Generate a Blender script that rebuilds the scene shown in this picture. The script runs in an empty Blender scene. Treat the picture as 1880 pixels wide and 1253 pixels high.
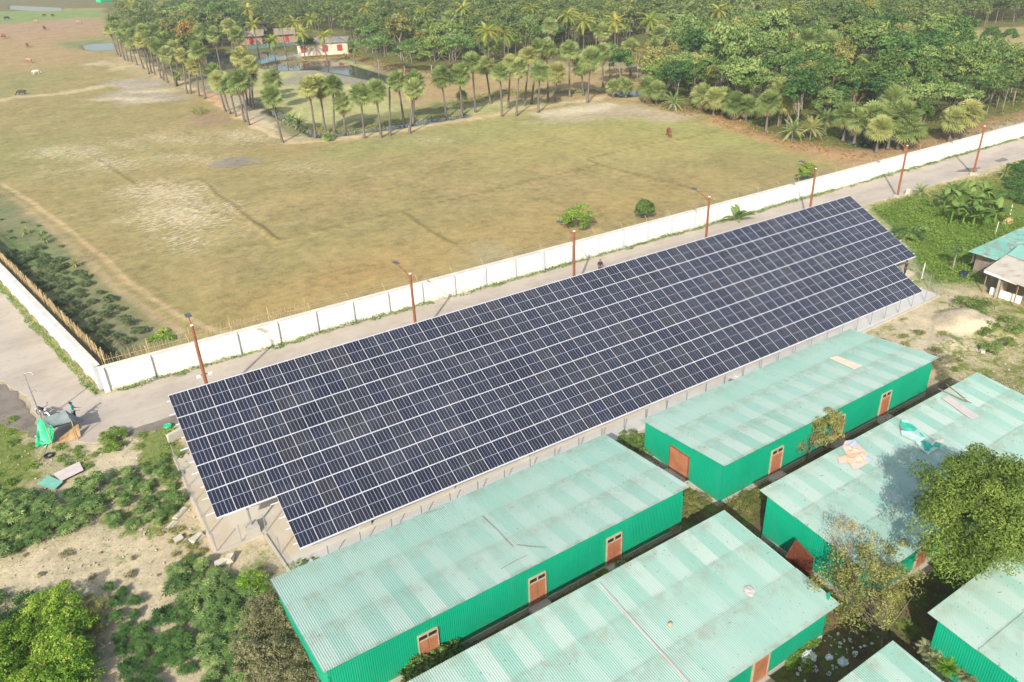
EXPO, HAZE = 0.45, 0.0003
import bpy, math, random
import numpy as np
from math import radians as rad, sin, cos, pi
from mathutils import Matrix, Vector
rng = np.random.default_rng(11); random.seed(11)
scene = bpy.context.scene
COL = bpy.data.collections.new("place"); scene.collection.children.link(COL)

# ---------------------------------------------------------------- camera model (fitted to the array, the lamps and the sheds)
CAMH, FPX = 32.0, 1456.5
RW = np.array([[0.8351352770640643, -0.28388091478132815, 0.47112704786056697],
               [-0.5489218699370637, -0.3754396881868266, 0.7468131099790482],
               [-0.035126196886216404, -0.8823019136070195, -0.4693713705959257]])
def G(px, py, h=0.0):                       # pixel of the photograph -> point at height h
    d = RW @ np.array([(px-940)/FPX, (py-626.5)/FPX, 1.0]); t = (h-CAMH)/d[2]
    return np.array([d[0]*t, d[1]*t, h])
def GY(px, py, Y):                          # pixel -> point in the plane y = Y
    d = RW @ np.array([(px-940)/FPX, (py-626.5)/FPX, 1.0]); t = Y/d[1]
    return np.array([d[0]*t, Y, CAMH+d[2]*t])
def GX(px, py, X):
    d = RW @ np.array([(px-940)/FPX, (py-626.5)/FPX, 1.0]); t = X/d[0]
    return np.array([X, d[1]*t, CAMH+d[2]*t])
def GH(base, top):                          # height of the point seen at TOP that stands over the ground point seen at BASE
    g = G(*base); d = RW @ np.array([(top[0]-940)/FPX, (top[1]-626.5)/FPX, 1.0])
    return CAMH + d[2]*np.linalg.norm(g[:2])/np.linalg.norm(d[:2])
cam = bpy.data.cameras.new("camera"); camo = bpy.data.objects.new("camera", cam); COL.objects.link(camo)
m = Matrix.Identity(4)
for i in range(3):
    m[i][0] = RW[i, 0]; m[i][1] = -RW[i, 1]; m[i][2] = -RW[i, 2]
m[2][3] = CAMH
camo.matrix_world = m
cam.sensor_width = 36; cam.lens = FPX/1880*36; cam.clip_end = 5000; cam.clip_start = 0.5
scene.camera = camo

# ---------------------------------------------------------------- light
SAZ, SEL = rad(227.0), rad(33.0)
sd = Vector((sin(SAZ)*cos(SEL), cos(SAZ)*cos(SEL), sin(SEL)))
sun = bpy.data.lights.new("sun", 'SUN'); sun.energy = 4.3; sun.angle = rad(0.6); sun.color = (1.0, 0.95, 0.875)
so = bpy.data.objects.new("sun", sun); COL.objects.link(so); so.rotation_euler = sd.to_track_quat('Z', 'Y').to_euler(); so.location = (0, 0, 90)
w = bpy.data.worlds.new("World"); scene.world = w; w.use_nodes = True
nt = w.node_tree; sky = nt.nodes.new('ShaderNodeTexSky'); sky.sky_type = 'NISHITA'; sky.sun_disc = False
sky.sun_elevation = SEL; sky.sun_rotation = SAZ; sky.dust_density = 3.0; sky.air_density = 1.2
nt.links.new(sky.outputs[0], nt.nodes['Background'].inputs[0]); nt.nodes['Background'].inputs[1].default_value = 0.15
scene.view_settings.view_transform = 'Standard'; scene.view_settings.look = 'None'
scene.view_settings.exposure = EXPO; scene.view_settings.gamma = 1.0
scene.cycles.max_bounces = 5; scene.cycles.diffuse_bounces = 2; scene.cycles.glossy_bounces = 2
scene.cycles.transmission_bounces = 3; scene.cycles.transparent_max_bounces = 6; scene.cycles.volume_bounces = 0

# ---------------------------------------------------------------- colours and materials
KALB = 1.30
def S(r, g, b, k=None):                     # sRGB as seen on a sunlit surface -> base colour
    o = []
    for c in (r, g, b):
        c /= 255.0; c = c/12.92 if c <= 0.04045 else ((c+0.055)/1.055)**2.4
        o.append(min(0.85, c/(k or KALB)))
    return tuple(o)
def nm(name):
    mt = bpy.data.materials.new(name); mt.use_nodes = True; n = mt.node_tree.nodes
    return mt, mt.node_tree, n, n['Principled BSDF']
def L(t, a, b): t.links.new(a, b)
def ramp(t, fac, stops, interp='LINEAR'):
    r = t.nodes.new('ShaderNodeValToRGB'); r.color_ramp.interpolation = interp
    el = r.color_ramp.elements
    while len(el) < len(stops): el.new(0.5)
    for e, (p, c) in zip(el, stops): e.position = p; e.color = (*c[:3], 1)
    L(t, fac, r.inputs[0]); return r.outputs[0]
def noise(t, scale, detail=4, rough=0.55, vec=None, dist=0.0):
    n = t.nodes.new('ShaderNodeTexNoise'); n.inputs['Scale'].default_value = scale; n.inputs['Detail'].default_value = detail
    n.inputs['Roughness'].default_value = rough; n.inputs['Distortion'].default_value = dist
    if vec is None: vec = coord(t)
    L(t, vec, n.inputs['Vector']); return n.outputs[0]
def coord(t, kind='Object'):
    for n in t.nodes:
        if n.type == 'TEX_COORD': return n.outputs[kind]
    return t.nodes.new('ShaderNodeTexCoord').outputs[kind]
def wpos(t):
    for n in t.nodes:
        if n.type == 'NEW_GEOMETRY': return n.outputs['Position']
    return t.nodes.new('ShaderNodeNewGeometry').outputs['Position']
def mth(t, op, a, b=None, c=None):
    n = t.nodes.new('ShaderNodeMath'); n.operation = op
    for i, v in enumerate((a, b, c)):
        if v is None: continue
        if isinstance(v, (int, float)): n.inputs[i].default_value = v
        else: L(t, v, n.inputs[i])
    return n.outputs[0]
def mixc(t, fac, a, b, mode='MIX'):
    n = t.nodes.new('ShaderNodeMix'); n.data_type = 'RGBA'; n.blend_type = mode
    for s, v in ((n.inputs[0], fac), (n.inputs[6], a), (n.inputs[7], b)):
        if isinstance(v, (int, float)): s.default_value = v
        elif isinstance(v, tuple): s.default_value = (*v[:3], 1)
        else: L(t, v, s)
    return n.outputs[2]
def attr(t, name):
    n = t.nodes.new('ShaderNodeAttribute'); n.attribute_name = name; return n
def bump(t, bsdf, h, strength=0.4, dist=0.02):
    b = t.nodes.new('ShaderNodeBump'); b.inputs['Strength'].default_value = strength; b.inputs['Distance'].default_value = dist
    L(t, h, b.inputs['Height']); L(t, b.outputs[0], bsdf.inputs['Normal'])
def mottled(name, c1, c2, scale=3.0, rough=0.8, metallic=0.0, c3=None, sc3=12.0, amt=0.35, bmp=0.0):
    mt, t, n, b = nm(name)
    c = ramp(t, noise(t, scale), [(0.3, c1), (0.7, c2)])
    if c3 is not None: c = mixc(t, mth(t, 'MULTIPLY', ramp(t, noise(t, sc3, 5, 0.7), [(0.55, (0,)*3), (0.72, (1,)*3)]), amt), c, c3)
    L(t, c, b.inputs['Base Color']); b.inputs['Roughness'].default_value = rough; b.inputs['Metallic'].default_value = metallic
    if bmp: bump(t, b, noise(t, scale*6, 5, 0.7), bmp)
    return mt
def foliage(name, dark, mid, light, trans=0.25, spread=0.35, hue=None):
    mt, t, n, b = nm(name)
    f = attr(t, 'tone').outputs['Fac']; oi = t.nodes.new('ShaderNodeObjectInfo').outputs['Random']
    k = mth(t, 'ADD', mth(t, 'MULTIPLY', f, 1.0-spread), mth(t, 'MULTIPLY', oi, spread))
    c = ramp(t, k, [(0.05, dark), (0.5, mid), (0.95, light)])
    if hue is not None: c = mixc(t, ramp(t, oi, [(0.6, (0,)*3), (1.0, (.7,)*3)]), c, hue)
    L(t, c, b.inputs['Base Color']); b.inputs['Roughness'].default_value = 0.6; b.inputs['Specular IOR Level'].default_value = 0.25
    tr = t.nodes.new('ShaderNodeBsdfTranslucent'); L(t, c, tr.inputs[0])
    mx = t.nodes.new('ShaderNodeMixShader'); mx.inputs[0].default_value = trans
    L(t, b.outputs[0], mx.inputs[1]); L(t, tr.outputs[0], mx.inputs[2]); L(t, mx.outputs[0], n['Material Output'].inputs[0])
    return mt

# ---------------------------------------------------------------- meshes
class Geo:
    def __init__(s): s.V = []; s.F = []; s.T = []; s.n = 0
    def add(s, V, F, tone=0.5):
        V = np.asarray(V, float).reshape(-1, 3); s.V.append(V)
        for f in (F if isinstance(F, list) else [F]):
            f = np.asarray(f, np.int64)
            if len(f): s.F.append(f+s.n)
        s.T.append(np.broadcast_to(np.asarray(tone, float), (len(V),)).copy()); s.n += len(V); return s
    def box(s, c, d, R=None, tone=0.5):
        c = np.asarray(c, float); d = np.asarray(d, float)/2
        q = np.array([[x, y, z] for x in (-1, 1) for y in (-1, 1) for z in (-1, 1)])*d
        if R is not None: q = q @ np.asarray(R).T
        return s.add(q+c, [[0, 1, 3, 2], [4, 6, 7, 5], [0, 4, 5, 1], [2, 3, 7, 6], [0, 2, 6, 4], [1, 5, 7, 3]], tone)
    def tube(s, P, r, n=8, tone=0.5, cap=True):
        P = np.asarray(P, float); r = np.broadcast_to(np.asarray(r, float), (len(P),))
        V = []
        for i in range(len(P)):
            d = P[min(i+1, len(P)-1)]-P[max(i-1, 0)]; d = d/(np.linalg.norm(d)+1e-9)
            a = np.cross(d, [0, 0, 1.0]) if abs(d[2]) < .95 else np.cross(d, [1.0, 0, 0]); a /= np.linalg.norm(a); b = np.cross(d, a)
            an = np.arange(n)*2*pi/n
            V.append(P[i]+r[i]*(np.cos(an)[:, None]*a+np.sin(an)[:, None]*b))
        F = []
        for i in range(len(P)-1):
            k = np.arange(n); k2 = (k+1) % n
            F.append(np.stack([i*n+k, i*n+k2, (i+1)*n+k2, (i+1)*n+k], 1))
        V = np.concatenate(V); Fs = [np.concatenate(F)]
        if cap:
            m_ = len(V); V = np.vstack([V, P[0], P[-1]]); k = np.arange(n); k2 = (k+1) % n; o = (len(P)-1)*n
            Fs.append(np.stack([k2, k, np.full(n, m_)], 1)); Fs.append(np.stack([o+k, o+k2, np.full(n, m_+1)], 1))
        return s.add(V, Fs, tone)
    def ell(s, c, r, nu=12, nv=8, R=None, tone=0.5):
        u = np.arange(nu)*2*pi/nu; v = np.linspace(0, pi, nv+1)[1:-1]
        V = np.array([[sin(b)*cos(a), sin(b)*sin(a), cos(b)] for b in v for a in u]+[[0, 0, 1], [0, 0, -1]])*np.asarray(r, float)
        if R is not None: V = V @ np.asarray(R).T
        F = []; k = np.arange(nu); k2 = (k+1) % nu; h = len(v)
        for i in range(h-1): F.append(np.stack([i*nu+k, (i+1)*nu+k, (i+1)*nu+k2, i*nu+k2], 1))
        Fs = [np.concatenate(F), np.stack([k, k2, np.full(nu, h*nu)], 1), np.stack([(h-1)*nu+k2, (h-1)*nu+k, np.full(nu, h*nu+1)], 1)]
        return s.add(V+np.asarray(c, float), Fs, tone)
    def prism(s, poly, z0, z1, tone=0.5):
        p = np.asarray(poly, float); n = len(p); V = np.vstack([np.c_[p, np.full(n, z0)], np.c_[p, np.full(n, z1)]])
        k = np.arange(n); k2 = (k+1) % n
        s.add(V, [np.stack([k, k2, n+k2, n+k], 1)], tone)
        base = s.n-2*n
        s.poly = getattr(s, 'poly', []); s.poly.append([base+i for i in range(n-1, -1, -1)]); s.poly.append([base+n+i for i in range(n)])
        return s
    def data(s, name, mat, smooth=False):
        me = bpy.data.meshes.new(name); V = np.concatenate(s.V)
        fs = [f.reshape(-1, f.shape[-1]) for f in s.F]
        polys = getattr(s, 'poly', [])
        tot = [np.full(len(f), f.shape[1]) for f in fs]+[np.array([len(p)]) for p in polys]
        idx = [f.ravel() for f in fs]+[np.array(p) for p in polys]
        tot = np.concatenate(tot).astype(np.int32); idx = np.concatenate(idx).astype(np.int32)
        me.vertices.add(len(V)); me.vertices.foreach_set('co', V.astype(np.float32).ravel())
        me.loops.add(len(idx)); me.loops.foreach_set('vertex_index', idx)
        me.polygons.add(len(tot)); st = np.concatenate([[0], np.cumsum(tot)[:-1]]).astype(np.int32)
        me.polygons.foreach_set('loop_start', st)
        me.polygons.foreach_set('loop_total', tot)
        me.polygons.foreach_set('use_smooth', np.full(len(tot), smooth))
        a = me.attributes.new('tone', 'FLOAT', 'POINT'); a.data.foreach_set('value', np.concatenate(s.T).astype(np.float32))
        me.update(calc_edges=True); me.validate(); me.materials.append(mat)
        return me
    def obj(s, name, mat, parent=None, smooth=False, loc=None):
        return link(name, s.data(name, mat, smooth), parent, loc)
def link(name, data, parent=None, loc=None):
    o = bpy.data.objects.new(name, data); COL.objects.link(o)
    if parent is not None: o.parent = parent
    if loc is not None: o.location = loc
    return o
def tag(o, label=None, cat=None, group=None, kind=None):
    if label: o['label'] = label
    if cat: o['category'] = cat
    if group: o['group'] = group
    if kind: o['kind'] = kind
    return o
def thing(name, label, cat, loc=(0, 0, 0), rz=0.0, group=None):
    o = bpy.data.objects.new(name, None); o.empty_display_size = 0.2; COL.objects.link(o)
    o.location = loc; o.rotation_euler = (0, 0, rz); return tag(o, label, cat, group)
def dup(root, loc, rz=0.0, scale=1.0, label=None, group=None, swap=None):
    r = root.copy(); COL.objects.link(r); r.location = loc; r.rotation_euler = (0, 0, rz)
    r.scale = (scale,)*3 if isinstance(scale, (int, float)) else scale
    if label: r['label'] = label
    if group: r['group'] = group
    for ch in list(root.children):
        c = ch.copy(); COL.objects.link(c); c.parent = r
        for g_ in ch.children:
            d = g_.copy(); COL.objects.link(d); d.parent = c
    return r
def remove(root):
    for ch in list(root.children):
        for g_ in list(ch.children): bpy.data.objects.remove(g_)
        bpy.data.objects.remove(ch)
    bpy.data.objects.remove(root)
def rotz(a): return np.array([[cos(a), -sin(a), 0], [sin(a), cos(a), 0], [0, 0, 1]])
def randrot(n):
    q = rng.normal(size=(n, 4)); q /= np.linalg.norm(q, axis=1)[:, None]; w_, x, y, z = q.T
    return np.stack([np.stack([1-2*(y*y+z*z), 2*(x*y-z*w_), 2*(x*z+y*w_)], -1), np.stack([2*(x*y+z*w_), 1-2*(x*x+z*z), 2*(y*z-x*w_)], -1), np.stack([2*(x*z-y*w_), 2*(y*z+x*w_), 1-2*(x*x+y*y)], -1)], 1)
def frames(nrm, jitter=0.5):                # a random frame whose third axis is close to nrm
    n = len(nrm); z = nrm+rng.normal(size=(n, 3))*jitter; z /= np.linalg.norm(z, axis=1)[:, None]
    a = rng.normal(size=(n, 3)); x = np.cross(a, z); x /= np.linalg.norm(x, axis=1)[:, None]; y = np.cross(z, x)
    return np.stack([x, y, z], 2)
def leaves(g, C, nrm, size, tone, aspect=0.55, jitter=0.6):   # one rhombic leaf at every point
    n = len(C); Fm = frames(nrm, jitter); size = np.broadcast_to(size, (n,))
    q = np.array([[-1, 0, 0], [0, -aspect, .12], [1, 0, 0], [0, aspect, .12]])*0.5
    V = np.einsum('nij,kj->nki', Fm, q)*size[:, None, None]+C[:, None, :]
    g.add(V.reshape(-1, 3), np.arange(4*n).reshape(n, 4), np.repeat(tone, 4))
def starleaves(g, C, nrm, size, tone, lobes=7):               # palmate leaves (castor, papaya)
    n = len(C); Fm = frames(nrm, 0.35); size = np.broadcast_to(size, (n,))
    q = [[0, 0, 0]]; f = []
    for k in range(lobes):
        a = (k-(lobes-1)/2)*2*pi/(lobes+1); d = .16
        q += [[cos(a-d*1.6)*.45, sin(a-d*1.6)*.45, .03], [cos(a), sin(a), -.06], [cos(a+d*1.6)*.45, sin(a+d*1.6)*.45, .03]]
        f.append([0, 1+3*k, 2+3*k, 3+3*k])
    q = np.array(q)*.55; m_ = len(q)
    V = np.einsum('nij,kj->nki', Fm, q)*size[:, None, None]+C[:, None, :]
    F = (np.arange(n)[:, None, None]*m_+np.array(f)[None]).reshape(-1, 4)
    g.add(V.reshape(-1, 3), F, np.repeat(tone, m_))
def onell(n, r, low=-0.25):
    d = rng.normal(size=(n*3, 3)); d /= np.linalg.norm(d, axis=1)[:, None]; d = d[d[:, 2] > low][:n]
    return d*np.asarray(r), d
def inpoly(P, poly):
    P = np.asarray(P); poly = np.asarray(poly); x, y = P[..., 0], P[..., 1]; ins = np.zeros(x.shape, bool)
    j = len(poly)-1
    for i in range(len(poly)):
        xi, yi = poly[i][:2]; xj, yj = poly[j][:2]
        if yi != yj: ins ^= ((yi > y) != (yj > y)) & (x < (xj-xi)*(y-yi)/(yj-yi)+xi)
        j = i
    return ins
def segdist(P, poly, closed=True):
    P = np.asarray(P)[..., :2]; poly = np.asarray(poly)[:, :2]; best = np.full(P.shape[:-1], 1e9)
    for i in range(len(poly)-(0 if closed else 1)):
        a, b = poly[i], poly[(i+1) % len(poly)]; ab = b-a
        t = np.clip(((P-a)@ab)/(ab@ab+1e-9), 0, 1); best = np.minimum(best, np.linalg.norm(P-a-t[..., None]*ab, axis=-1))
    return best
def WP(pts, h=0.0): return np.array([G(x, y, h)[:2] for x, y in pts])
def fnoise(P, scale, seed=0, octv=4):       # value noise
    r = np.random.default_rng(seed); tb = r.random((256, 256)); out = 0; amp = 1; tot = 0
    for o in range(octv):
        q = P[..., :2]*scale*(2**o)+o*17.3; i = np.floor(q).astype(int); f = q-i; f = f*f*(3-2*f)
        x0, y0 = i[..., 0] % 256, i[..., 1] % 256; x1, y1 = (x0+1) % 256, (y0+1) % 256
        v = (tb[x0, y0]*(1-f[..., 0])+tb[x1, y0]*f[..., 0])*(1-f[..., 1])+(tb[x0, y1]*(1-f[..., 0])+tb[x1, y1]*f[..., 0])*f[..., 1]
        out = out+amp*v; tot += amp; amp *= .55
    return out/tot
# ---------------------------------------------------------------- materials
M = {}
M['silver'] = mottled('silver', (.62, .64, .68), (.72, .74, .78), 2, .35, .3)
M['steel'] = mottled('galvanised_steel', (.35, .36, .37), (.48, .49, .5), 4, .45, .6)
M['white'] = mottled('white_paint', (.70, .69, .61), (.80, .79, .70), .35, .75, c3=(.50, .48, .38), sc3=1.3, amt=.3)
mt, t, n, b = nm('white_wall_paint'); pos = wpos(t); sz = t.nodes.new('ShaderNodeSeparateXYZ'); L(t, pos, sz.inputs[0])
c = ramp(t, noise(t, .4, 4, .6, pos), [(.3, (.70, .69, .60)), (.7, (.80, .79, .70))])
mw = t.nodes.new('ShaderNodeMapping'); mw.inputs['Scale'].default_value = (1.6, 1.6, .22); L(t, pos, mw.inputs[0])
c = mixc(t, ramp(t, noise(t, 1.2, 5, .65, mw.outputs[0]), [(.56, (0,)*3), (.8, (.5,)*3)]), c, (.46, .45, .38))
c = mixc(t, mth(t, 'MULTIPLY', ramp(t, sz.outputs['Z'], [(.0, (1,)*3), (.5, (0,)*3)]), ramp(t, noise(t, 1.8, 5, .7, pos), [(.38, (0,)*3), (.62, (.85,)*3)])), c, S(150, 148, 118))
L(t, c, b.inputs['Base Color']); b.inputs['Roughness'].default_value = .8; M['wallwhite'] = mt
M['pillar'] = mottled('pillar_paint', (.47, .49, .52), (.56, .58, .60), .8, .75, c3=(.4, .4, .37), sc3=2.5, amt=.35)
M['coping'] = mottled('coping_cement', (.50, .48, .43), (.62, .60, .53), 1.2, .85, c3=(.25, .24, .2), sc3=3, amt=.5)
M['rust'] = mottled('rusty_brown_paint', S(136, 80, 54), S(160, 98, 68), 3, .6, c3=S(100, 60, 44), sc3=9, amt=.5)
M['dark'] = mottled('dark_plastic', (.02, .022, .026), (.035, .035, .04), 5, .45)
M['lampgrey'] = mottled('lamp_grey', (.06, .065, .08), (.12, .125, .14), 5, .6)
M['conc'] = mottled('concrete', S(186, 180, 166), S(206, 201, 186), .35, .85, c3=S(190, 160, 120), sc3=.5, amt=.7, bmp=.1)
mt, t, n, b = nm('pad_concrete'); pos = wpos(t); sx = t.nodes.new('ShaderNodeSeparateXYZ'); L(t, pos, sx.inputs[0])
c = ramp(t, noise(t, .5, 5, .6, pos), [(.3, S(208, 203, 190)), (.7, S(226, 223, 214))])
dm_ = mth(t, 'ADD', mth(t, 'MULTIPLY', mth(t, 'SUBTRACT', sx.outputs['Y'], 35.35), .55), mth(t, 'MULTIPLY', mth(t, 'SUBTRACT', noise(t, .7, 4, .6, pos), .5), 1.6))
c = mixc(t, ramp(t, dm_, [(.1, (0,)*3), (.7, (.75,)*3)]), c, ramp(t, noise(t, .35, 5, .6, pos), [(.3, S(208, 182, 140)), (.6, S(214, 204, 182))]))
L(t, c, b.inputs['Base Color']); b.inputs['Roughness'].default_value = .85; M['pad'] = mt
M['brown_door'] = mottled('brown_door_sheet', S(176, 112, 78), S(198, 134, 98), 1.5, .6, c3=S(130, 84, 60), sc3=5, amt=.4)
M['rustgate'] = mottled('rusty_gate', S(112, 60, 40), S(150, 86, 56), 2, .8, c3=S(80, 44, 32), sc3=6, amt=.6)
M['doorframe'] = mottled('door_frame_wood', S(186, 160, 130), S(206, 184, 156), 3, .7, c3=S(140, 110, 84), sc3=5, amt=.5)
M['cream'] = mottled('cream_board', S(228, 214, 186), S(238, 226, 200), 1.5, .8)
M['pinkboard'] = mottled('pinkish_board', S(196, 186, 180), S(212, 202, 196), 1.5, .8)
M['wood'] = mottled('weathered_wood', S(120, 104, 84), S(160, 140, 112), 6, .85)
M['ply'] = mottled('plywood', S(196, 160, 110), S(214, 178, 130), 3, .8, c3=S(140, 104, 66), sc3=5, amt=.4)
M['bamboo'] = mottled('bamboo', S(176, 150, 104), S(206, 182, 134), 3, .7)
M['glassdark'] = mottled('dark_opening', (.01, .012, .012), (.03, .03, .028), 4, .3)
M['blackcloth'] = mottled('black_cloth', (.012, .012, .018), (.02, .02, .03), 8, .85)
M['navy'] = mottled('navy_cloth', (.012, .016, .05), (.02, .024, .07), 8, .85)
M['tealcloth'] = mottled('teal_cloth', S(60, 180, 170), S(110, 215, 200), 6, .8)
M['skin'] = mottled('skin', (.20, .105, .065), (.24, .13, .08), 9, .55)
M['greentarp'] = mottled('green_tarp', S(20, 165, 110), S(60, 205, 150), 1.6, .45, c3=S(170, 225, 195), sc3=2.2, amt=.6, bmp=.3)
M['greytarp'] = mottled('grey_tarp', S(120, 136, 132), S(150, 162, 156), 1.6, .6, c3=S(90, 110, 118), sc3=3, amt=.5, bmp=.3)
M['tyre'] = mottled('tyre_rubber', (.012, .012, .012), (.02, .02, .02), 9, .8)
M['redpaint'] = mottled('red_paint', S(150, 44, 40), S(172, 56, 50), 4, .6)
M['cowred'] = mottled('red_brown_hide', S(122, 66, 44), S(146, 84, 58), 5, .7)
M['cowtan'] = mottled('tan_hide', S(158, 122, 92), S(178, 144, 112), 5, .7)
M['cowdark'] = mottled('dark_hide', (.03, .025, .02), (.05, .04, .034), 5, .7)
M['bone'] = mottled('horn', (.5, .45, .35), (.6, .55, .45), 5, .6)
M['rock'] = mottled('pale_rock', S(196, 188, 168), S(220, 212, 192), 2.5, .9, bmp=.5)
M['plastic_bag'] = mottled('white_bag', (.6, .62, .64), (.8, .8, .8), 4, .5, bmp=.4)
M['bark'] = mottled('bark', (.12, .10, .08), (.22, .19, .155), 5, .9, bmp=.5)
M['palebark'] = mottled('pale_bark', (.19, .17, .135), (.31, .28, .23), 4, .9, bmp=.4)
M['palmtrunk'] = mottled('palm_trunk', (.085, .07, .06), (.17, .145, .12), 4, .9, bmp=.6)
M['deadfrond'] = foliage('dead_frond', (.10, .07, .045), (.26, .19, .12), (.42, .33, .21), .1)
M['netblue'] = mottled('blue_net', S(86, 140, 150), S(110, 160, 170), 2, .8)
M['thatch'] = mottled('thatch', S(120, 108, 96), S(160, 148, 132), 1.5, .9, bmp=.5)
M['housewhite'] = mottled('whitewash', S(196, 186, 164), S(224, 214, 192), .8, .85, c3=S(150, 140, 120), sc3=1.5, amt=.6)
M['mudwall'] = mottled('mud_wall', S(150, 118, 98), S(172, 142, 120), .8, .9)
M['greyroof'] = mottled('grey_tiles', S(112, 112, 112), S(146, 144, 140), 1.5, .85)

def shed_material(name, base, pale, deep, wall=False):
    mt, t, n, b = nm(name); pos = coord(t)
    sp = t.nodes.new('ShaderNodeSeparateXYZ'); L(t, pos, sp.inputs[0])
    if wall:
        c = ramp(t, noise(t, .5), [(.3, base), (.75, pale)])
        st = noise(t, 1.0, 3, .5); c = mixc(t, ramp(t, st, [(.55, (0,)*3), (.8, (.5,)*3)]), c, deep)
        dirt = mth(t, 'MULTIPLY', ramp(t, sp.outputs['Z'], [(.3, (1,)*3), (.95, (0,)*3)]), ramp(t, noise(t, 2.2, 5, .7), [(.42, (0,)*3), (.66, (.7,)*3)]))
        c = mixc(t, dirt, c, S(96, 112, 84))
        mp = t.nodes.new('ShaderNodeMapping'); mp.inputs['Scale'].default_value = (1.4, 1.4, .12); L(t, pos, mp.inputs[0])
        c = mixc(t, ramp(t, noise(t, 1.5, 4, .6, mp.outputs[0]), [(.5, (0,)*3), (.78, (.3,)*3)]), c, (.04, .30, .19))
        L(t, c, b.inputs['Base Color']); b.inputs['Roughness'].default_value = .5; return mt
    # each roof sheet weathers in its own way: sheet number along x and row number along y come as attributes
    tone = attr(t, 'tone').outputs['Fac']
    c = ramp(t, tone, [(.0, deep), (.45, base), (1., pale)])
    c = mixc(t, ramp(t, noise(t, .22, 3), [(.35, (0,)*3), (.7, (.6,)*3)]), c, tuple((p+q)/2 for p, q in zip(base, pale)))
    mp = t.nodes.new('ShaderNodeMapping'); mp.inputs['Scale'].default_value = (3.0, .25, 1); L(t, pos, mp.inputs[0])
    streak = noise(t, 1.5, 4, .6, mp.outputs[0])
    c = mixc(t, ramp(t, streak, [(.5, (0,)*3), (.85, (.35,)*3)]), c, S(200, 214, 200))
    row = attr(t, 'lap').outputs['Fac']
    d = mth(t, 'MULTIPLY', row, ramp(t, noise(t, 1.6, 4, .7), [(.40, (0,)*3), (.66, (.75,)*3)]))
    c = mixc(t, d, c, S(150, 152, 130))
    sp2 = ramp(t, noise(t, 7.0, 2, .5), [(.69, (0,)*3), (.73, (.7,)*3)]); c = mixc(t, sp2, c, S(84, 92, 74))
    L(t, c, b.inputs['Base Color']); b.inputs['Roughness'].default_value = .5; b.inputs['Specular IOR Level'].default_value = .35
    return mt
ROOFM = shed_material('weathered_green_roof', S(156, 194, 178), S(194, 209, 197), S(132, 184, 166))
WALLM = shed_material('green_corrugated_wall', (.0, .27, .145), (.0, .32, .175), (.0, .22, .12), True)

# ---------------------------------------------------------------- the ground
def wall_y(x): return 63.4-0.0315*x
def leftwall_x(y): return 1.45-0.165*(y-63.6)
def lamp_y(x): return 56.6-0.0325*x
nr, nth = 680, 860
r_ = 9*np.exp(np.linspace(0, 1, nr)*math.log(1500/9.0)); th = np.radians(32.2+np.linspace(-62, 62, nth))
RR, TH = np.meshgrid(r_, th, indexing='ij'); P = np.stack([RR*np.sin(TH), RR*np.cos(TH)], -1)
n1 = fnoise(P, .02, 1, 4); n2 = fnoise(P, .12, 2, 4); n3 = fnoise(P, .6, 3, 4); n4 = fnoise(P, .006, 4, 3)
jit = np.stack([fnoise(P, .3, 5, 3)-.5, fnoise(P, .3, 6, 3)-.5], -1)
PJ = P+jit*np.clip(RR/60, .6, 4)[..., None]*1.6
base = np.zeros(P.shape[:-1]+(3,)); straw = np.zeros(P.shape[:-1]); weed = np.zeros(P.shape[:-1]); Z = -0.07*n2
def put(mask, col, amt=1.0):
    mk = np.clip(mask*amt, 0, 1)[..., None]; base[:] = base*(1-mk)+np.array(col)*mk
def soft(poly, wd, world=False, jitter=True):
    pw = np.asarray(poly, float) if world else WP(poly); Q = PJ if jitter else P
    d = segdist(Q, pw); d = np.where(inpoly(Q, pw), d, -d); return np.clip(d/wd*.5+.5, 0, 1)
def line(pts, wd, world=False, closed=False, jitter=False):
    pw = np.asarray(pts, float) if world else WP(pts); Q = P+jit*.5
    return np.clip(1.5-segdist(PJ if jitter else Q, pw, closed)/wd, 0, 1)
X, Y = P[..., 0], P[..., 1]
# yard and everything south of the road
base[:] = S(198, 184, 152); put(np.clip((n2-.35)*2.5, 0, 1), S(182, 166, 134), .8); put(np.clip((n3-.5)*2, 0, 1), S(212, 202, 176), .6)
weed[:] = .12+.3*np.clip((n2-.5)*3, 0, 1)
# far land
far = np.clip((RR-170)/60, 0, 1)*(Y > 40); put(far, S(128, 122, 86)); weed[:] = weed*(1-far)+.25*far
# the grazed field
field = [(170+i, 0) for i in ()]
fp = [(1.4, wall_y(1.4)+.2), (150, wall_y(150)+.2)]+[tuple(v) for v in WP([(1690, 262), (1600, 284), (1430, 255), (1330, 212), (1240, 198), (1180, 186), (1100, 178), (960, 200), (735, 236), (545, 258), (470, 228), (368, 166), (300, 136), (240, 98), (205, 70), (192, 40), (215, 14), (100, 16), (0, 22), (-300, 40)])]+[(leftwall_x(160), 160), (leftwall_x(64), 64)]
fm = soft(fp, .5, True, False)
put(fm, S(161, 148, 99)); put(fm*np.clip((n2-.4)*2.6, 0, 1), S(172, 148, 104), .55); put(fm*np.clip((n1-.45)*3, 0, 1), S(152, 150, 96), .7)
put(fm*np.clip((n3-.55)*3, 0, 1), S(192, 172, 122), .5); put(fm*np.clip((.42-n3)*3, 0, 1), S(150, 146, 90), .5)
weed *= (1-fm)
def fpoly(pts, col, wd=2., amt=.9): put(soft(pts, wd)*fm, col, amt)
fpoly([(-60, 62), (60, 58), (170, 88), (185, 110), (60, 130), (-60, 130)], S(180, 152, 112), 8, .7)
fpoly([(-60, 34), (110, 30), (195, 36), (200, 62), (60, 72), (-60, 72)], S(178, 148, 118), 6, .8)
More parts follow.
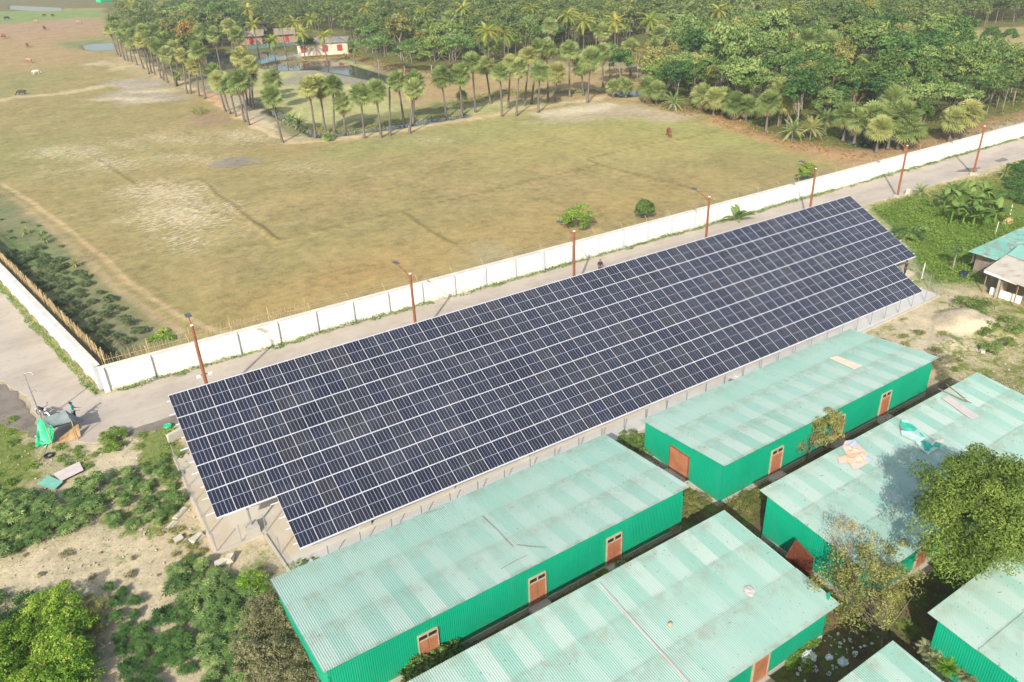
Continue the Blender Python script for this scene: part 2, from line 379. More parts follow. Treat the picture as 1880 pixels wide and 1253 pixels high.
fpoly([(-60, 18), (60, 20), (200, 18), (215, 30), (110, 36), (0, 45), (-60, 40)], S(134, 156, 92), 5, .9)
fpoly([(110, 78), (205, 73), (205, 84), (150, 92), (110, 84)], S(124, 140, 96), 3, .8)
fpoly([(-40, 160), (60, 128), (130, 140), (60, 165), (-40, 190)], S(150, 150, 100), 6, .6)
fpoly([(800, 210), (1200, 200), (1400, 260), (1200, 300), (900, 300)], S(174, 164, 104), 6, .7)
fpoly([(1080, 190), (1330, 225), (1500, 262), (1540, 300), (1300, 270), (1060, 215)], S(160, 164, 98), 5, .6)
fpoly([(620, 262), (900, 220), (1100, 200), (1130, 215), (880, 262), (640, 296), (540, 300)], S(154, 158, 100), 4, .6)
fpoly([(1330, 190), (1400, 240), (1600, 285), (1700, 262), (1720, 276), (1560, 305), (1420, 268), (1300, 225)], S(190, 152, 112), 2, .9)
fpoly([(640, 470), (900, 400), (1300, 320), (1300, 360), (900, 480), (600, 560)], S(180, 154, 100), 6, .5)
fpoly([(400, 560), (700, 470), (760, 500), (420, 600)], S(186, 150, 98), 5, .5)
fpoly([(190, 150), (280, 143), (320, 165), (340, 180), (280, 188), (230, 192), (170, 183), (215, 168)], S(176, 166, 148), 2, .9)
fpoly([(340, 215), (400, 210), (425, 222), (390, 236), (350, 232)], S(164, 140, 112), 2, .8)
fpoly([(380, 298), (450, 288), (485, 294), (440, 306), (390, 308)], S(148, 140, 126), 1, .95)
fpoly([(200, 105), (260, 108), (300, 145), (250, 140), (215, 128)], S(190, 172, 132), 3, .7)
fpoly([(860, 455), (900, 445), (930, 470), (890, 480)], S(170, 162, 130), 2, .7)
fpoly([(1060, 205), (1110, 188), (1200, 196), (1290, 215), (1230, 226), (1120, 214), (1050, 222), (960, 226)], S(190, 172, 144), 2, .9)
for q, a in (([(165, 183), (230, 178), (300, 184), (230, 188)], .9), ([(0, 180), (100, 170), (200, 156), (200, 160), (90, 176), (0, 186)], .8), ([(210, 167), (320, 163), (330, 167), (240, 172)], .8), ([(150, 117), (190, 112), (200, 118), (165, 121)], .8), ([(205, 118), (245, 122), (205, 130)], .6)):
    fpoly(q, S(208, 192, 152), 1.2, a)
for cx, cy, a, b_, k in ((300, 355, 75, 22, 1.), (330, 395, 80, 30, 1.), (340, 440, 40, 15, .9), (395, 385, 50, 18, .8), (120, 280, 70, 12, .9), (210, 300, 60, 14, .8), (330, 290, 90, 16, .6), (450, 250, 70, 16, .7), (330, 255, 90, 16, .6), (560, 310, 60, 12, .6), (780, 258, 45, 6, .7), (530, 300, 60, 8, .5), (230, 265, 60, 12, .6), (440, 420, 40, 12, .6), (120, 315, 60, 10, .6), (720, 300, 60, 10, .3), (950, 430, 60, 12, .3), (1180, 300, 90, 12, .3)):
    e = [(cx+a*cos(t), cy+b_*sin(t)) for t in np.linspace(0, 2*pi, 14)[:-1]]; straw = np.maximum(straw, soft(e, 6)*k*fm)
for q, wd, c, a in (([(-30, 318), (60, 372), (110, 410), (160, 450), (240, 520), (320, 575), (400, 610), (470, 612)], .35, S(204, 178, 136), .75),
                    ([(-30, 335), (30, 370), (90, 420), (150, 470), (225, 540), (300, 590), (330, 610)], .45, S(206, 180, 142), .85),
                    ([(0, 352), (90, 410), (160, 468), (260, 556), (320, 600)], .9, S(180, 156, 110), .4),
                    ([(0, 182), (130, 168), (200, 158), (330, 165)], .5, S(200, 178, 136), .7)):
    put(line(q, wd)*fm, c, a)
for q in ([(508, 441), (740, 388), (965, 335), (1100, 303), (1076, 292), (1190, 266), (1312, 243)], [(1100, 303), (1180, 324), (1262, 345)], [(735, 390), (800, 430), (835, 450)], [(62, 302), (165, 285), (255, 345), (366, 330), (420, 375), (508, 441)], [(330, 378), (430, 400), (480, 415), (508, 441)], [(508, 441), (420, 460)]):
    lm = line(q, .28)*fm; put(lm, S(136, 122, 76), .7); Z += .12*lm
# inner pond field and the fields behind the palms
inner = soft([(440, 130), (560, 108), (640, 112), (740, 150), (800, 150), (905, 140), (1130, 118), (1185, 150), (1175, 184), (1120, 176), (860, 214), (740, 236), (600, 254), (540, 246), (480, 190)], 1.5)
put(inner, S(184, 180, 122)); put(inner*np.clip((n3-.45)*3, 0, 1), S(162, 168, 106), .6)
put(soft([(700, 150), (905, 142), (1150, 120), (1185, 150), (1150, 185), (900, 185), (760, 195), (720, 180)], 2), S(178, 152, 108), .9)
put(soft([(515, 152), (560, 125), (600, 126), (660, 140), (720, 150), (690, 160), (600, 150), (560, 160)], 1.5), S(156, 150, 134), .9)
put(soft([(480, 205), (560, 235), (620, 228), (800, 190), (860, 208), (800, 215), (640, 240), (570, 248), (500, 215)], 1.5), S(132, 132, 84), .9)
put(line([(545, 248), (500, 210), (470, 180)], 1.0, jitter=True), S(120, 118, 78), .7)
put(line([(800, 196), (930, 172), (1010, 168), (1120, 170)], 1.6, jitter=True), S(112, 120, 74), .8)
put(line([(480, 125), (640, 102), (760, 132), (830, 145), (960, 120)], 1.6, jitter=True), S(202, 172, 122), .85)
# sandy path along the palms
put(line([(240, 96), (300, 140), (368, 170), (420, 202), (468, 232), (505, 252), (545, 262), (620, 258), (735, 240), (860, 219), (960, 200), (1060, 186), (1130, 176)], 1.0, jitter=True), S(212, 188, 146), .95)
put(line([(368, 170), (410, 195)], .8, jitter=True), S(214, 158, 116), .8)
put(soft([(980, 208), (1090, 186), (1140, 192), (1100, 206), (1000, 216)], 1.2), S(214, 202, 172), .8)
# wood floor
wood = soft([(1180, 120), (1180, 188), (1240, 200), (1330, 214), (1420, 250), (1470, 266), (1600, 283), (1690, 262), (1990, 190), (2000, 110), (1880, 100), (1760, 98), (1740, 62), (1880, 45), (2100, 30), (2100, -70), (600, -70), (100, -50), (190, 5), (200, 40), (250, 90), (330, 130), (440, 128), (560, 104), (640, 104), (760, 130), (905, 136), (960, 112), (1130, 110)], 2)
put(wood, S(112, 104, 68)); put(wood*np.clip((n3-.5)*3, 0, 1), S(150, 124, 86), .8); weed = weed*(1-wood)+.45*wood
put(soft([(1735, 70), (1800, 52), (1990, 45), (1990, 92), (1880, 92), (1790, 96)], 2), S(176, 160, 112), .95)
put(soft([(1490, 148), (1560, 145), (1575, 165), (1520, 172), (1490, 165)], 1.5), S(196, 150, 116), .9)
put(line([(1480, 268), (1600, 280), (1700, 260), (1880, 208), (2000, 172)], 1.6, jitter=True), S(178, 142, 108), .85)
# swampy ground inside the left wall
sw = soft([(-60, 300), (0, 352), (60, 400), (120, 450), (230, 560), (330, 622), (190, 660), (0, 465), (-60, 400)], 1.5)
put(sw*fm, S(132, 134, 100), .9); put(sw*fm*np.clip((n2-.45)*3, 0, 1), S(116, 132, 84), .8); put(soft([(0, 440), (70, 455), (150, 520), (130, 540), (60, 500), (0, 470)], 1.5)*fm, S(122, 150, 86), .7)
# yard zones
put(soft([(-80, 700), (70, 790), (120, 830), (60, 1000), (-80, 1020)], 1.5), S(150, 146, 96), .6)
for q, k in (([(-80, 720), (60, 790), (80, 870), (0, 930), (-80, 940)], .8), ([(0, 760), (60, 800), (60, 900), (-40, 900)], .8), ([(110, 810), (170, 830), (180, 870), (130, 870)], .6), ([(190, 800), (225, 800), (225, 830), (190, 835)], .8),
             ([(250, 790), (325, 780), (345, 850), (290, 890), (250, 860)], .75), ([(190, 860), (330, 850), (360, 950), (250, 1000), (170, 960)], .5), ([(300, 940), (400, 1020), (380, 1060), (300, 1020)], .45), ([(400, 1010), (480, 990), (530, 1050), (440, 1080)], .4), ([(-50, 1000), (60, 960), (60, 1040), (-50, 1060)], .3)):
    weed = np.maximum(weed, soft(q, .8)*k)
put(soft([(60, 985), (200, 985), (330, 1030), (300, 1120), (120, 1080), (0, 1090), (-60, 1040)], 2), S(212, 196, 162), .7)
put(soft([(170, 870), (250, 830), (260, 900), (190, 960), (160, 930)], .8), S(206, 194, 164), .6)
put(soft([(240, 1130), (360, 1080), (420, 1130), (420, 1300), (220, 1300), (200, 1200)], 1), S(196, 184, 156), .7)
# between and around the sheds
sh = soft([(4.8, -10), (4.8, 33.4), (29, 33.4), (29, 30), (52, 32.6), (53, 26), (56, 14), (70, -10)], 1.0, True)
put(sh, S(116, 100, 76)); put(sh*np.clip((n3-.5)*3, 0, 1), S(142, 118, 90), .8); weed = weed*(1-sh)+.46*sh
lush = soft([(1590, 385), (1680, 360), (1800, 330), (1960, 300), (1960, 440), (1800, 520), (1700, 520), (1660, 440)], 2)
put(lush, S(120, 150, 66)); weed = np.maximum(weed, lush*.8)
put(soft([(1700, 335), (1880, 290), (1960, 290), (1960, 320), (1800, 372), (1720, 385), (1600, 378)], 1.5), S(176, 166, 104), .8)
put(line([(1590, 372), (1700, 345), (1800, 318), (1960, 280)], .7, jitter=True), S(214, 200, 164), .8)
rt = soft([(1700, 560), (1820, 540), (1960, 560), (1960, 760), (1860, 720), (1720, 690)], 2); put(rt, S(168, 160, 106), .6); weed = np.maximum(weed, rt*.45)
put(soft([(1640, 590), (1740, 560), (1820, 570), (1830, 640), (1740, 680), (1660, 640)], 1.5), S(214, 198, 168), .8)
mc = G(1770, 592)[:2]; md = np.hypot((X-mc[0])/3.0, (Y-mc[1])/2.4); mound = np.clip(1-md, 0, 1)**.8; Z += 1.25*mound*(.55+.9*n3); put(np.clip(mound*3, 0, 1), S(204, 188, 160), .85); weed *= 1-np.clip(mound*2, 0, 1)
mc = G(1832, 606)[:2]; md = np.hypot((X-mc[0])/2.2, (Y-mc[1])/1.8); Z += .6*np.clip(1-md, 0, 1)
mc = G(1745, 628)[:2]; md = np.hypot((X-mc[0])/1.8, (Y-mc[1])/1.2); Z += .4*np.clip(1-md, 0, 1)
# hollows that hold water
WATER = {'pond_water': [(480, 122), (547, 112), (612, 111), (650, 121), (700, 136), (716, 141), (718, 152), (670, 144), (623, 134), (580, 127), (500, 130)],
         'ditch_water': [(498, 201), (514, 204), (540, 220), (560, 232), (585, 243), (612, 244), (660, 236), (730, 228), (790, 218), (860, 208), (862, 213), (790, 224), (730, 235), (660, 243), (600, 252), (572, 250), (540, 230), (500, 210)],
         'meadow_pool_water': [(152, 84), (168, 81), (206, 79), (212, 91), (175, 93), (158, 91)],
         'wood_pool_water': [(1550, 236), (1620, 232), (1650, 250), (1620, 268), (1570, 266), (1545, 250)],
         'village_pond_water': [(380, 100), (400, 96), (470, 98), (560, 96), (470, 118), (400, 128), (380, 118)],
         'far_pool_water': [(20, 10), (110, 14), (112, 20), (60, 20), (20, 17)],
         'roadside_pool_water': [(1130, 168), (1170, 166), (1180, 174), (1140, 177)]}
for k, q in WATER.items():
    s_ = soft(q, .8 if k[0] == 'd' else 1.6, jitter=False); Z -= (.55 if k[0] != 'm' else .3)*s_; put(np.clip(s_*2, 0, 1), S(110, 104, 76), .8)
flat = np.maximum(soft([(-40, 54), (300, 45), (300, 58), (2, 64), (-40, 64)], .5, True, False), 0); Z = np.where(flat > .3, np.minimum(Z, -.01), Z)
g = Geo(); V = np.concatenate([P, Z[..., None]], -1).reshape(-1, 3)
i = np.arange(nr-1)[:, None]*nth+np.arange(nth-1)[None]; F = np.stack([i, i+1, i+nth+1, i+nth], -1).reshape(-1, 4)
g.add(V, [F[:, ::-1]])
o4 = [[-3000, -3000, -.7], [3000, -3000, -.7], [3000, 3000, -.7], [-3000, 3000, -.7]]; g.add(o4, [[0, 1, 2, 3]])
mt, t, n, b = nm('earth_and_grass')
bc = attr(t, 'base').outputs['Color']; mk = t.nodes.new('ShaderNodeSeparateColor'); L(t, attr(t, 'mask').outputs['Color'], mk.inputs[0])
pos = wpos(t)
a1 = noise(t, .9, 6, .65, pos); a2 = noise(t, 7.0, 4, .7, pos); a3 = noise(t, .18, 4, .6, pos)
v = mth(t, 'ADD', mth(t, 'MULTIPLY', a1, .55), mth(t, 'ADD', mth(t, 'MULTIPLY', a2, .5), mth(t, 'MULTIPLY', a3, .35)))
c = mixc(t, 1.0, bc, ramp(t, v, [(.52, (.60, .61, .56)), (.70, (1., 1., 1.)), (.88, (1.36, 1.32, 1.24))]), 'MULTIPLY')
mp = t.nodes.new('ShaderNodeMapping'); mp.inputs['Scale'].default_value = (.55, 1.6, 1); mp.inputs['Rotation'].default_value = (0, 0, rad(-28)); L(t, pos, mp.inputs[0])
sn = noise(t, 1.9, 7, .75, mp.outputs[0], .6)
sm = mth(t, 'MULTIPLY', ramp(t, mth(t, 'ADD', sn, mth(t, 'MULTIPLY', mk.outputs[0], .16)), [(.575, (0,)*3), (.66, (.85,)*3)]), ramp(t, mk.outputs[0], [(.1, (0,)*3), (.5, (1,)*3)]))
c = mixc(t, sm, c, S(224, 207, 174))
wn = noise(t, .75, 6, .68, pos); wv = ramp(t, noise(t, 2.3, 4, .7, pos), [(.3, S(92, 108, 50)), (.55, S(122, 138, 66)), (.75, S(158, 160, 88))])
wm = ramp(t, mth(t, 'ADD', wn, mth(t, 'MULTIPLY', mk.outputs[1], .55)), [(.70, (0,)*3), (.82, (.9,)*3)])
c = mixc(t, wm, c, wv)
L(t, c, b.inputs['Base Color']); b.inputs['Roughness'].default_value = .95; b.inputs['Specular IOR Level'].default_value = .1
bump(t, b, mth(t, 'ADD', a1, mth(t, 'MULTIPLY', a2, .4)), .5, .12)
me = g.data('ground', mt, True)
N = nr*nth
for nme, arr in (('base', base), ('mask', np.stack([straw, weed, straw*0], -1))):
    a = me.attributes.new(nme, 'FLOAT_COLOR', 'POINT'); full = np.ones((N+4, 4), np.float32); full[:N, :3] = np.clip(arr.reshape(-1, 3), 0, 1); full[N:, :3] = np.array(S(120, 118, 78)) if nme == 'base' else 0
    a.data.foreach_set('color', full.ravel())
tag(link('ground', me), kind='structure')
# water
mt, t, n, b = nm('pond_water'); b.inputs['Roughness'].default_value = .06; b.inputs['IOR'].default_value = 1.33
L(t, ramp(t, noise(t, .3), [(.35, (.045, .05, .035)), (.7, (.09, .095, .075))]), b.inputs['Base Color']); bump(t, b, noise(t, 2.5, 3), .06, .03)
for k, q in WATER.items():
    p = WP(q); cx = p.mean(0); p = cx+(p-cx)*(1.0 if k[0] == 'd' else 1.04)
    g = Geo(); g.prism(p, -.4, -.20 if k[0] != 'm' else -.12); tag(g.obj(k, mt), kind='structure')
# road
def jag(pts, amp, step=.6, seed=1):
    r = np.random.default_rng(seed); out = []
    for a, b_ in zip(pts[:-1], pts[1:]):
        a, b_ = np.array(a, float), np.array(b_, float); k = max(1, int(np.linalg.norm(b_-a)/step)); d = (b_-a)/np.linalg.norm(b_-a); nn = np.array([-d[1], d[0]])
        for j in range(k): out.append(a+(b_-a)*j/k+nn*r.normal()*amp)
    return out+[np.array(pts[-1], float)]
mt, t, n, b = nm('road_surface'); pos = wpos(t)
rc = ramp(t, noise(t, .25, 5, .6, pos), [(.3, S(178, 165, 149)), (.55, S(194, 182, 166)), (.75, S(204, 193, 176))])
rc = mixc(t, ramp(t, noise(t, 1.4, 6, .7, pos), [(.5, (0,)*3), (.75, (.6,)*3)]), rc, S(160, 150, 138)); rc = mixc(t, ramp(t, noise(t, 12, 3, .7, pos), [(.62, (0,)*3), (.75, (.5,)*3)]), rc, S(206, 194, 174))
mpr = t.nodes.new('ShaderNodeMapping'); mpr.inputs['Scale'].default_value = (.06, .9, 1); mpr.inputs['Rotation'].default_value = (0, 0, rad(1.8)); L(t, pos, mpr.inputs[0])
rc = mixc(t, ramp(t, noise(t, 1.0, 4, .6, mpr.outputs[0]), [(.45, (0,)*3), (.7, (.5,)*3)]), rc, S(206, 194, 172))
L(t, rc, b.inputs['Base Color']); b.inputs['Roughness'].default_value = .9; bump(t, b, noise(t, 9, 4, .7, pos), .25, .02)
south = [(5, 55.9), (30, 55.2), (86.9, 54.3), (119, 53.1), (300, 47.5)]; north = [(300, wall_y(300)-.35), (3, wall_y(3)-.35), (1.2, 62.6)]
leftR = [(1.2, 62.6), (.2, 66.5), (leftwall_x(97)-.55, 97), (leftwall_x(220)-.55, 220)]; leftL = [(-26, 220), (-9.6, 97), (-5.6, 72), (-3.9, 66.5), (-3.2, 61), (-2.6, 57.6), (.4, 55.6), (5, 55.9)]
poly = jag(south, .12, seed=2)+jag(north, .08, seed=3)[1:]+jag(leftR, .08, seed=4)[1:]+jag(leftL, .15, seed=5)
g = Geo(); g.prism(poly[:-1], -.25, .012); tag(g.obj('road', mt), kind='structure')
vm = mottled('burnt_verge', S(118, 108, 98), S(150, 138, 124), .9, .95, c3=S(92, 88, 84), sc3=3, amt=.6)
g = Geo(); q = jag([(-9.9, 97), (-5.9, 72), (-4.2, 66.5), (-3.5, 61), (-2.9, 58)], .15, seed=7)+jag([(-3.6, 58), (-4.8, 61), (-6.3, 66.5), (-7.9, 72), (-11.6, 97)], .25, seed=8)
g.prism(q, -.2, .005); tag(g.obj('dark_verge', vm), kind='structure')
g = Geo(); g.prism(jag([(.6, 55.9), (2.5, 56.2), (5.2, 56.3), (9, 56.2)], .06, seed=9)+jag([(9, 55.2), (5, 55.3), (2.5, 55.1), (.6, 55.5)], .12, seed=10), -.2, .017); tag(g.obj('dark_verge', vm), kind='structure')
# concrete pad of the array
pad = [(3.75, 39.2), (6.7, 39.15), (6.9, 34.35), (28, 34.0), (60, 34.2), (68.3, 34.4), (68.0, 38.5), (71.5, 38.8), (71.5, 49.6), (3.95, 50.6)]
g = Geo(); g.prism(pad, -.3, .10); tag(g.obj('concrete_pad', M['pad']), kind='structure')
g = Geo()
kp = pad[:7]
for a, b_ in zip(kp[:-1], kp[1:]):
    a = np.array(a); b_ = np.array(b_); d = b_-a; l = np.linalg.norm(d); an = math.atan2(d[1], d[0]); g.box([*(a+b_)/2, .13], [l-.16, .14, .12], rotz(an))
tag(g.obj('pad_kerb', M['conc']), kind='structure')
# ---------------------------------------------------------------- solar array
O = np.array([4.409, 47.235, 6.650]); EX = np.array([.99992, 0., -.01254]); EY = np.array([.00555, .8966, .4428]); EN = np.cross(EX, EY); EN /= np.linalg.norm(EN)
CW, RWD = 1.154, 1.828
mt, t, n, b = nm('solar_cells'); pos = wpos(t)
def dotv(vec, off):
    s_ = t.nodes.new('ShaderNodeVectorMath'); s_.operation = 'SUBTRACT'; L(t, pos, s_.inputs[0]); s_.inputs[1].default_value = tuple(O)
    d = t.nodes.new('ShaderNodeVectorMath'); d.operation = 'DOT_PRODUCT'; L(t, s_.outputs[0], d.inputs[0]); d.inputs[1].default_value = tuple(vec); return d.outputs['Value']
cc = dotv(EX/CW, 0); rr_ = dotv(-EY/RWD, 0)
fc = mth(t, 'FRACT', cc); fr = mth(t, 'FRACT', rr_)
def lnmask(x, at_, wd): return mth(t, 'LESS_THAN', mth(t, 'ABSOLUTE', mth(t, 'SUBTRACT', x, at_)), wd)
lm = lnmask(fc, .2, .008)
for p_, w_ in ((.4, .008), (.6, .014), (.8, .008)): lm = mth(t, 'MAXIMUM', lm, lnmask(fc, p_, w_))
lm = mth(t, 'MAXIMUM', lm, lnmask(fr, .5, .010))
cmb = t.nodes.new('ShaderNodeCombineXYZ'); L(t, mth(t, 'FLOOR', cc), cmb.inputs[0]); L(t, mth(t, 'FLOOR', rr_), cmb.inputs[1])
wn_ = t.nodes.new('ShaderNodeTexWhiteNoise'); L(t, cmb.outputs[0], wn_.inputs['Vector'])
cell = ramp(t, wn_.outputs['Value'], [(0., (.009, .010, .016)), (.3, (.012, .014, .027)), (.6, (.017, .018, .026)), (.8, (.024, .023, .024)), (.92, (.014, .015, .025)), (1., (.013, .017, .036))])
cell = mixc(t, ramp(t, noise(t, .12, 3, .5, pos), [(.4, (0,)*3), (.7, (.5,)*3)]), cell, (.020, .022, .036))
fine = mth(t, 'LESS_THAN', mth(t, 'FRACT', mth(t, 'MULTIPLY', fr, 22.0)), .16)
cell = mixc(t, mth(t, 'MULTIPLY', fine, .3), cell, (.07, .08, .11))
dust = ramp(t, noise(t, .5, 5, .7, pos), [(.5, (0,)*3), (.8, (.12,)*3)])
cell = mixc(t, dust, cell, (.3, .29, .27))
L(t, mixc(t, lm, cell, (.27, .29, .36)), b.inputs['Base Color']); b.inputs['Roughness'].default_value = .25; b.inputs['IOR'].default_value = 1.42
CELLM = mt
arr = thing('solar_array', 'vast sloping array of dark blue solar panels in seven rows over a concrete pad', 'solar array', tuple(O))
Rm = Matrix((tuple(EX), tuple(EY), tuple(EN))).transposed().to_4x4(); arr.matrix_world = Matrix.Translation(O) @ Rm
def loc2(c, r, z=0.0): return np.array([c*CW, -r*RWD, z])
def panel_geo(g1, g2, c, r):
    x0, x1 = c*CW+.006, (c+1)*CW-.006; y1, y0 = -r*RWD-.012, -(r+1)*RWD+.012; f_ = .014; fy = .021
    g1.box([(x0+x1)/2, (y0+y1)/2, -.022], [x1-x0-.004, y1-y0-.004, .03])
    for a, b_, c_, d in ((x0, x0+f_, y0, y1), (x1-f_, x1, y0, y1)): g1.box([(a+b_)/2, (c_+d)/2, -.015], [b_-a, d-c_, .036])
    for a, b_ in ((y0, y0+fy), (y1-fy, y1)): g1.box([(x0+x1)/2, (a+b_)/2, -.015], [x1-x0-2*f_, b_-a, .034])
    g2.add([[x0+f_, y0+fy, -.004], [x1-f_, y0+fy, -.004], [x1-f_, y1-fy, -.004], [x0+f_, y1-fy, -.004]], [[0, 1, 2, 3]])
cells = [(c, r) for r in range(7) for c in range(58) if r < 5 or 3 <= c < 55]
def dist(cr):
    p = O+EX*(cr[0]+.5)*CW-EY*(cr[1]+.5)*RWD; return np.linalg.norm(p-np.array([0, 0, CAMH]))
cells.sort(key=dist)
FRM = mottled('panel_frame', (.50, .51, .56), (.62, .63, .68), 2, .4, .1)
gf, gg = Geo(), Geo(); panel_geo(gf, gg, 0, 0); fd = gf.data('panel_frame', FRM); gd = gg.data('panel_glass', CELLM)
for c, r in cells[:100]:
    p = link('solar_panel', fd, arr, tuple(loc2(c, r))); link('glass', gd, p)
gf, gg = Geo(), Geo()
for c, r in cells[100:]: panel_geo(gf, gg, c, r)
rest = tag(gf.obj('solar_panels', FRM, arr), kind='stuff'); gg.obj('glass', CELLM, rest)
# purlins that carry the panels, and poke out at both ends
for r in range(7):
    for fy in (.22, .78):
        a, b_ = (0, 58) if r < 5 else (3, 55)
        g = Geo(); e0, e1 = rng.uniform(.15, .5, 2)
        y = -(r+fy)*RWD; g.box([((a*CW-e0)+(b_*CW+e1))/2, y, -.085], [(b_-a)*CW+e0+e1, .06, .08]); g.obj('purlin', M['silver'], arr)
for r in range(0, 8):
    a, b_ = (0, 58) if r < 6 else (3, 55)
    g = Geo(); g.box([(a+b_)/2*CW, -r*RWD, -.05], [(b_-a)*CW, .10, .03]); g.obj('joint_strip', M['silver'], arr)
Ri = Rm.to_3x3().transposed()
def tol(v): return np.array(Ri @ Vector(np.asarray(v, float)-O))
for k, c in enumerate(np.linspace(1.6, 56.4, 12)):
    rmax = 4.6 if not 3.2 < c < 54.8 else 6.6
    g = Geo(); g.box([c*CW, -rmax/2*RWD, -.20], [.09, rmax*RWD, .14]); g.obj('rafter', M['steel'], arr)
    for r in np.linspace(.5, rmax, 3 if rmax < 5 else 4):
        top = O+EX*c*CW-EY*r*RWD-EN*.27; g = Geo(); g.tube([tol(top), tol([top[0], top[1], min(.5, top[2]-.35)])], .07, 6); pst = g.obj('support_post', M['steel'], arr)
        zt_ = min(.62, top[2]-.30); g = Geo(); q = tol([top[0], top[1], zt_/2]); g.box(q, [.75, .75, zt_], np.array(Ri)); g.obj('concrete_footing', M['conc'], pst)

# ---------------------------------------------------------------- sheds
def sheetroof(x0, x1, y0, y1, z0, z1, pitch=.11, rows=3, amp=.0105, seed=0):
    """corrugated roof in lapped rows; z0 at y0 (front), z1 at y1 (back). Returns data with per-sheet tone and lap attributes"""
    r = np.random.default_rng(seed); nx = int((x1-x0)/pitch*5)+1; xs = np.linspace(x0, x1, nx)
    Vs, Ts, Ls, Fs = [], [], [], []; off = 0; sl = (z1-z0)/(y1-y0)
    wsh = .9; nsh = int((x1-x0)/wsh)+2
    for k in range(rows):
        a, b_ = y0+(y1-y0)*k/rows, y0+(y1-y0)*(k+1)/rows+(.12 if k < rows-1 else 0)
        ys = np.array([a, a+.10, a+.3, (a+b_)/2, b_-.3, b_]); tn = r.random(nsh); hi, lo = ((.86, .34), (.72, .40), (.56, .50))[k if z0 > z1 else 2-k]; tn = np.where(np.arange(nsh) % 2 == 0, hi, lo)+(tn-.5)*.22
        sid = np.clip(((xs-x0)/wsh).astype(int), 0, nsh-1)
        XX, YY = np.meshgrid(xs, ys, indexing='ij')
        ZZ = z0+(YY-y0)*sl+amp*np.cos(2*pi*(XX-x0)/pitch)+.014*k*0+.016*(b_-YY)/(b_-a)*(-1)+.02*((np.arange(len(xs)) % 2) == 5)[:, None]
        ZZ = ZZ+.022*(1-(YY-a)/(b_-a))*(-1)+.0
        ln = np.repeat(tn[sid][:, None], len(ys), 1)*(1-.25*(YY-a)/(b_-a)); lp = np.where((YY < a+.15), 1., 0.)+np.where(YY > b_-.35, .8, 0.); lp = lp*(1 if rows > 1 else .5)
        Vs.append(np.stack([XX, YY, ZZ], -1).reshape(-1, 3)); Ts.append(ln.ravel()); Ls.append(np.clip(lp, 0, 1).ravel())
        ny = len(ys); i = np.arange(nx-1)[:, None]*ny+np.arange(ny-1)[None]; Fs.append(off+np.stack([i, i+ny, i+ny+1, i+1], -1).reshape(-1, 4)); off += nx*ny
    V = np.concatenate(Vs); T = np.concatenate(Ts); Lp = np.concatenate(Ls); F = np.concatenate(Fs)
    nv = len(V); V2 = V-np.array([0, 0, .012]); g = Geo(); g.add(np.vstack([V, V2]), [F, F[:, ::-1]+nv], np.concatenate([T, T]))
    me = g.data('roof', ROOFM, True); at_ = me.attributes.new('lap', 'FLOAT', 'POINT'); at_.data.foreach_set('value', np.concatenate([Lp, Lp]).astype(np.float32)); return me
def corrwall(p0, p1, zb, zt0, zt1, nrm, pitch=.11, amp=.0095):
    p0, p1 = np.array(p0, float), np.array(p1, float); l = np.linalg.norm(p1-p0); d = (p1-p0)/l; nn = np.array(nrm, float); k = int(l/pitch*5)+1
    s_ = np.linspace(0, l, k); off = amp*np.cos(2*pi*s_/pitch); xy = p0+d*s_[:, None]+nn*off[:, None]; zt = zt0+(zt1-zt0)*s_/l
    V = np.vstack([np.c_[xy, np.full(k, zb)], np.c_[xy, zt], np.c_[xy-nn*.015, np.full(k, zb)], np.c_[xy-nn*.015, zt]]); i = np.arange(k-1)
    a = np.stack([i, i+1, k+i+1, k+i], 1); b_ = np.stack([2*k+i+1, 2*k+i, 3*k+i, 3*k+i+1], 1)
    return Geo().add(V, [a, b_])
def door(sh, c, wd, ht, zb, axis, out, leaves_=2, transom=True, step=True, mat=None, name='door'):
    """axis 'x' for a wall that runs along x; c = centre on the wall face, out = outward unit y (or x)"""
    R = np.eye(3) if axis == 'x' else rotz(pi/2)
    R = R if True else R
    def P_(u, v, z): return (np.array([c[0]+u, c[1]+v*out, z]) if axis == 'x' else np.array([c[0]+v*out, c[1]+u, z]))
    def D_(a, b_, h): return [a, b_, h] if axis == 'x' else [b_, a, h]
    g = Geo(); f_ = .045; top = zb+ht+(.36 if transom else .0)
    for u in (-wd/2-f_/2, wd/2+f_/2): g.box(P_(u, .05, (zb+top)/2), D_(f_, .12, top-zb+f_))
    g.box(P_(0, .05, top), D_(wd, .12, f_))
    if transom: g.box(P_(0, .05, zb+ht+.02), D_(wd, .11, f_)); g.box(P_(0, .05, (zb+ht+.05+top)/2), D_(.05, .10, top-zb-ht-.09))
    fr_ = g.obj('door_frame', M['doorframe'] if transom else M['rust'], sh)
    lw = wd/leaves_
    for k in range(leaves_):
        g = Geo(); u = -wd/2+lw*(k+.5); g.box(P_(u, .045, zb+ht/2), D_(lw-.02, .04, ht-.03)); g.box(P_(u, .068, zb+ht*.5), D_(lw-.12, .012, .07)); g.box(P_(u, .068, zb+ht*.88), D_(lw-.12, .012, .06)); g.box(P_(u, .068, zb+ht*.1), D_(lw-.12, .012, .06))
        g.obj('door_leaf', mat or M['brown_door'], fr_)
    if transom: g = Geo(); g.box(P_(0, .035, zb+ht+.2), D_(wd-.01, .02, .33)); g.obj('transom_opening', M['glassdark'], fr_)
    if step: g = Geo(); g.box(P_(0, .32, zb/2-.01), D_(wd+.2, .5, zb-.06)); g.obj('door_step', M['conc'], sh)
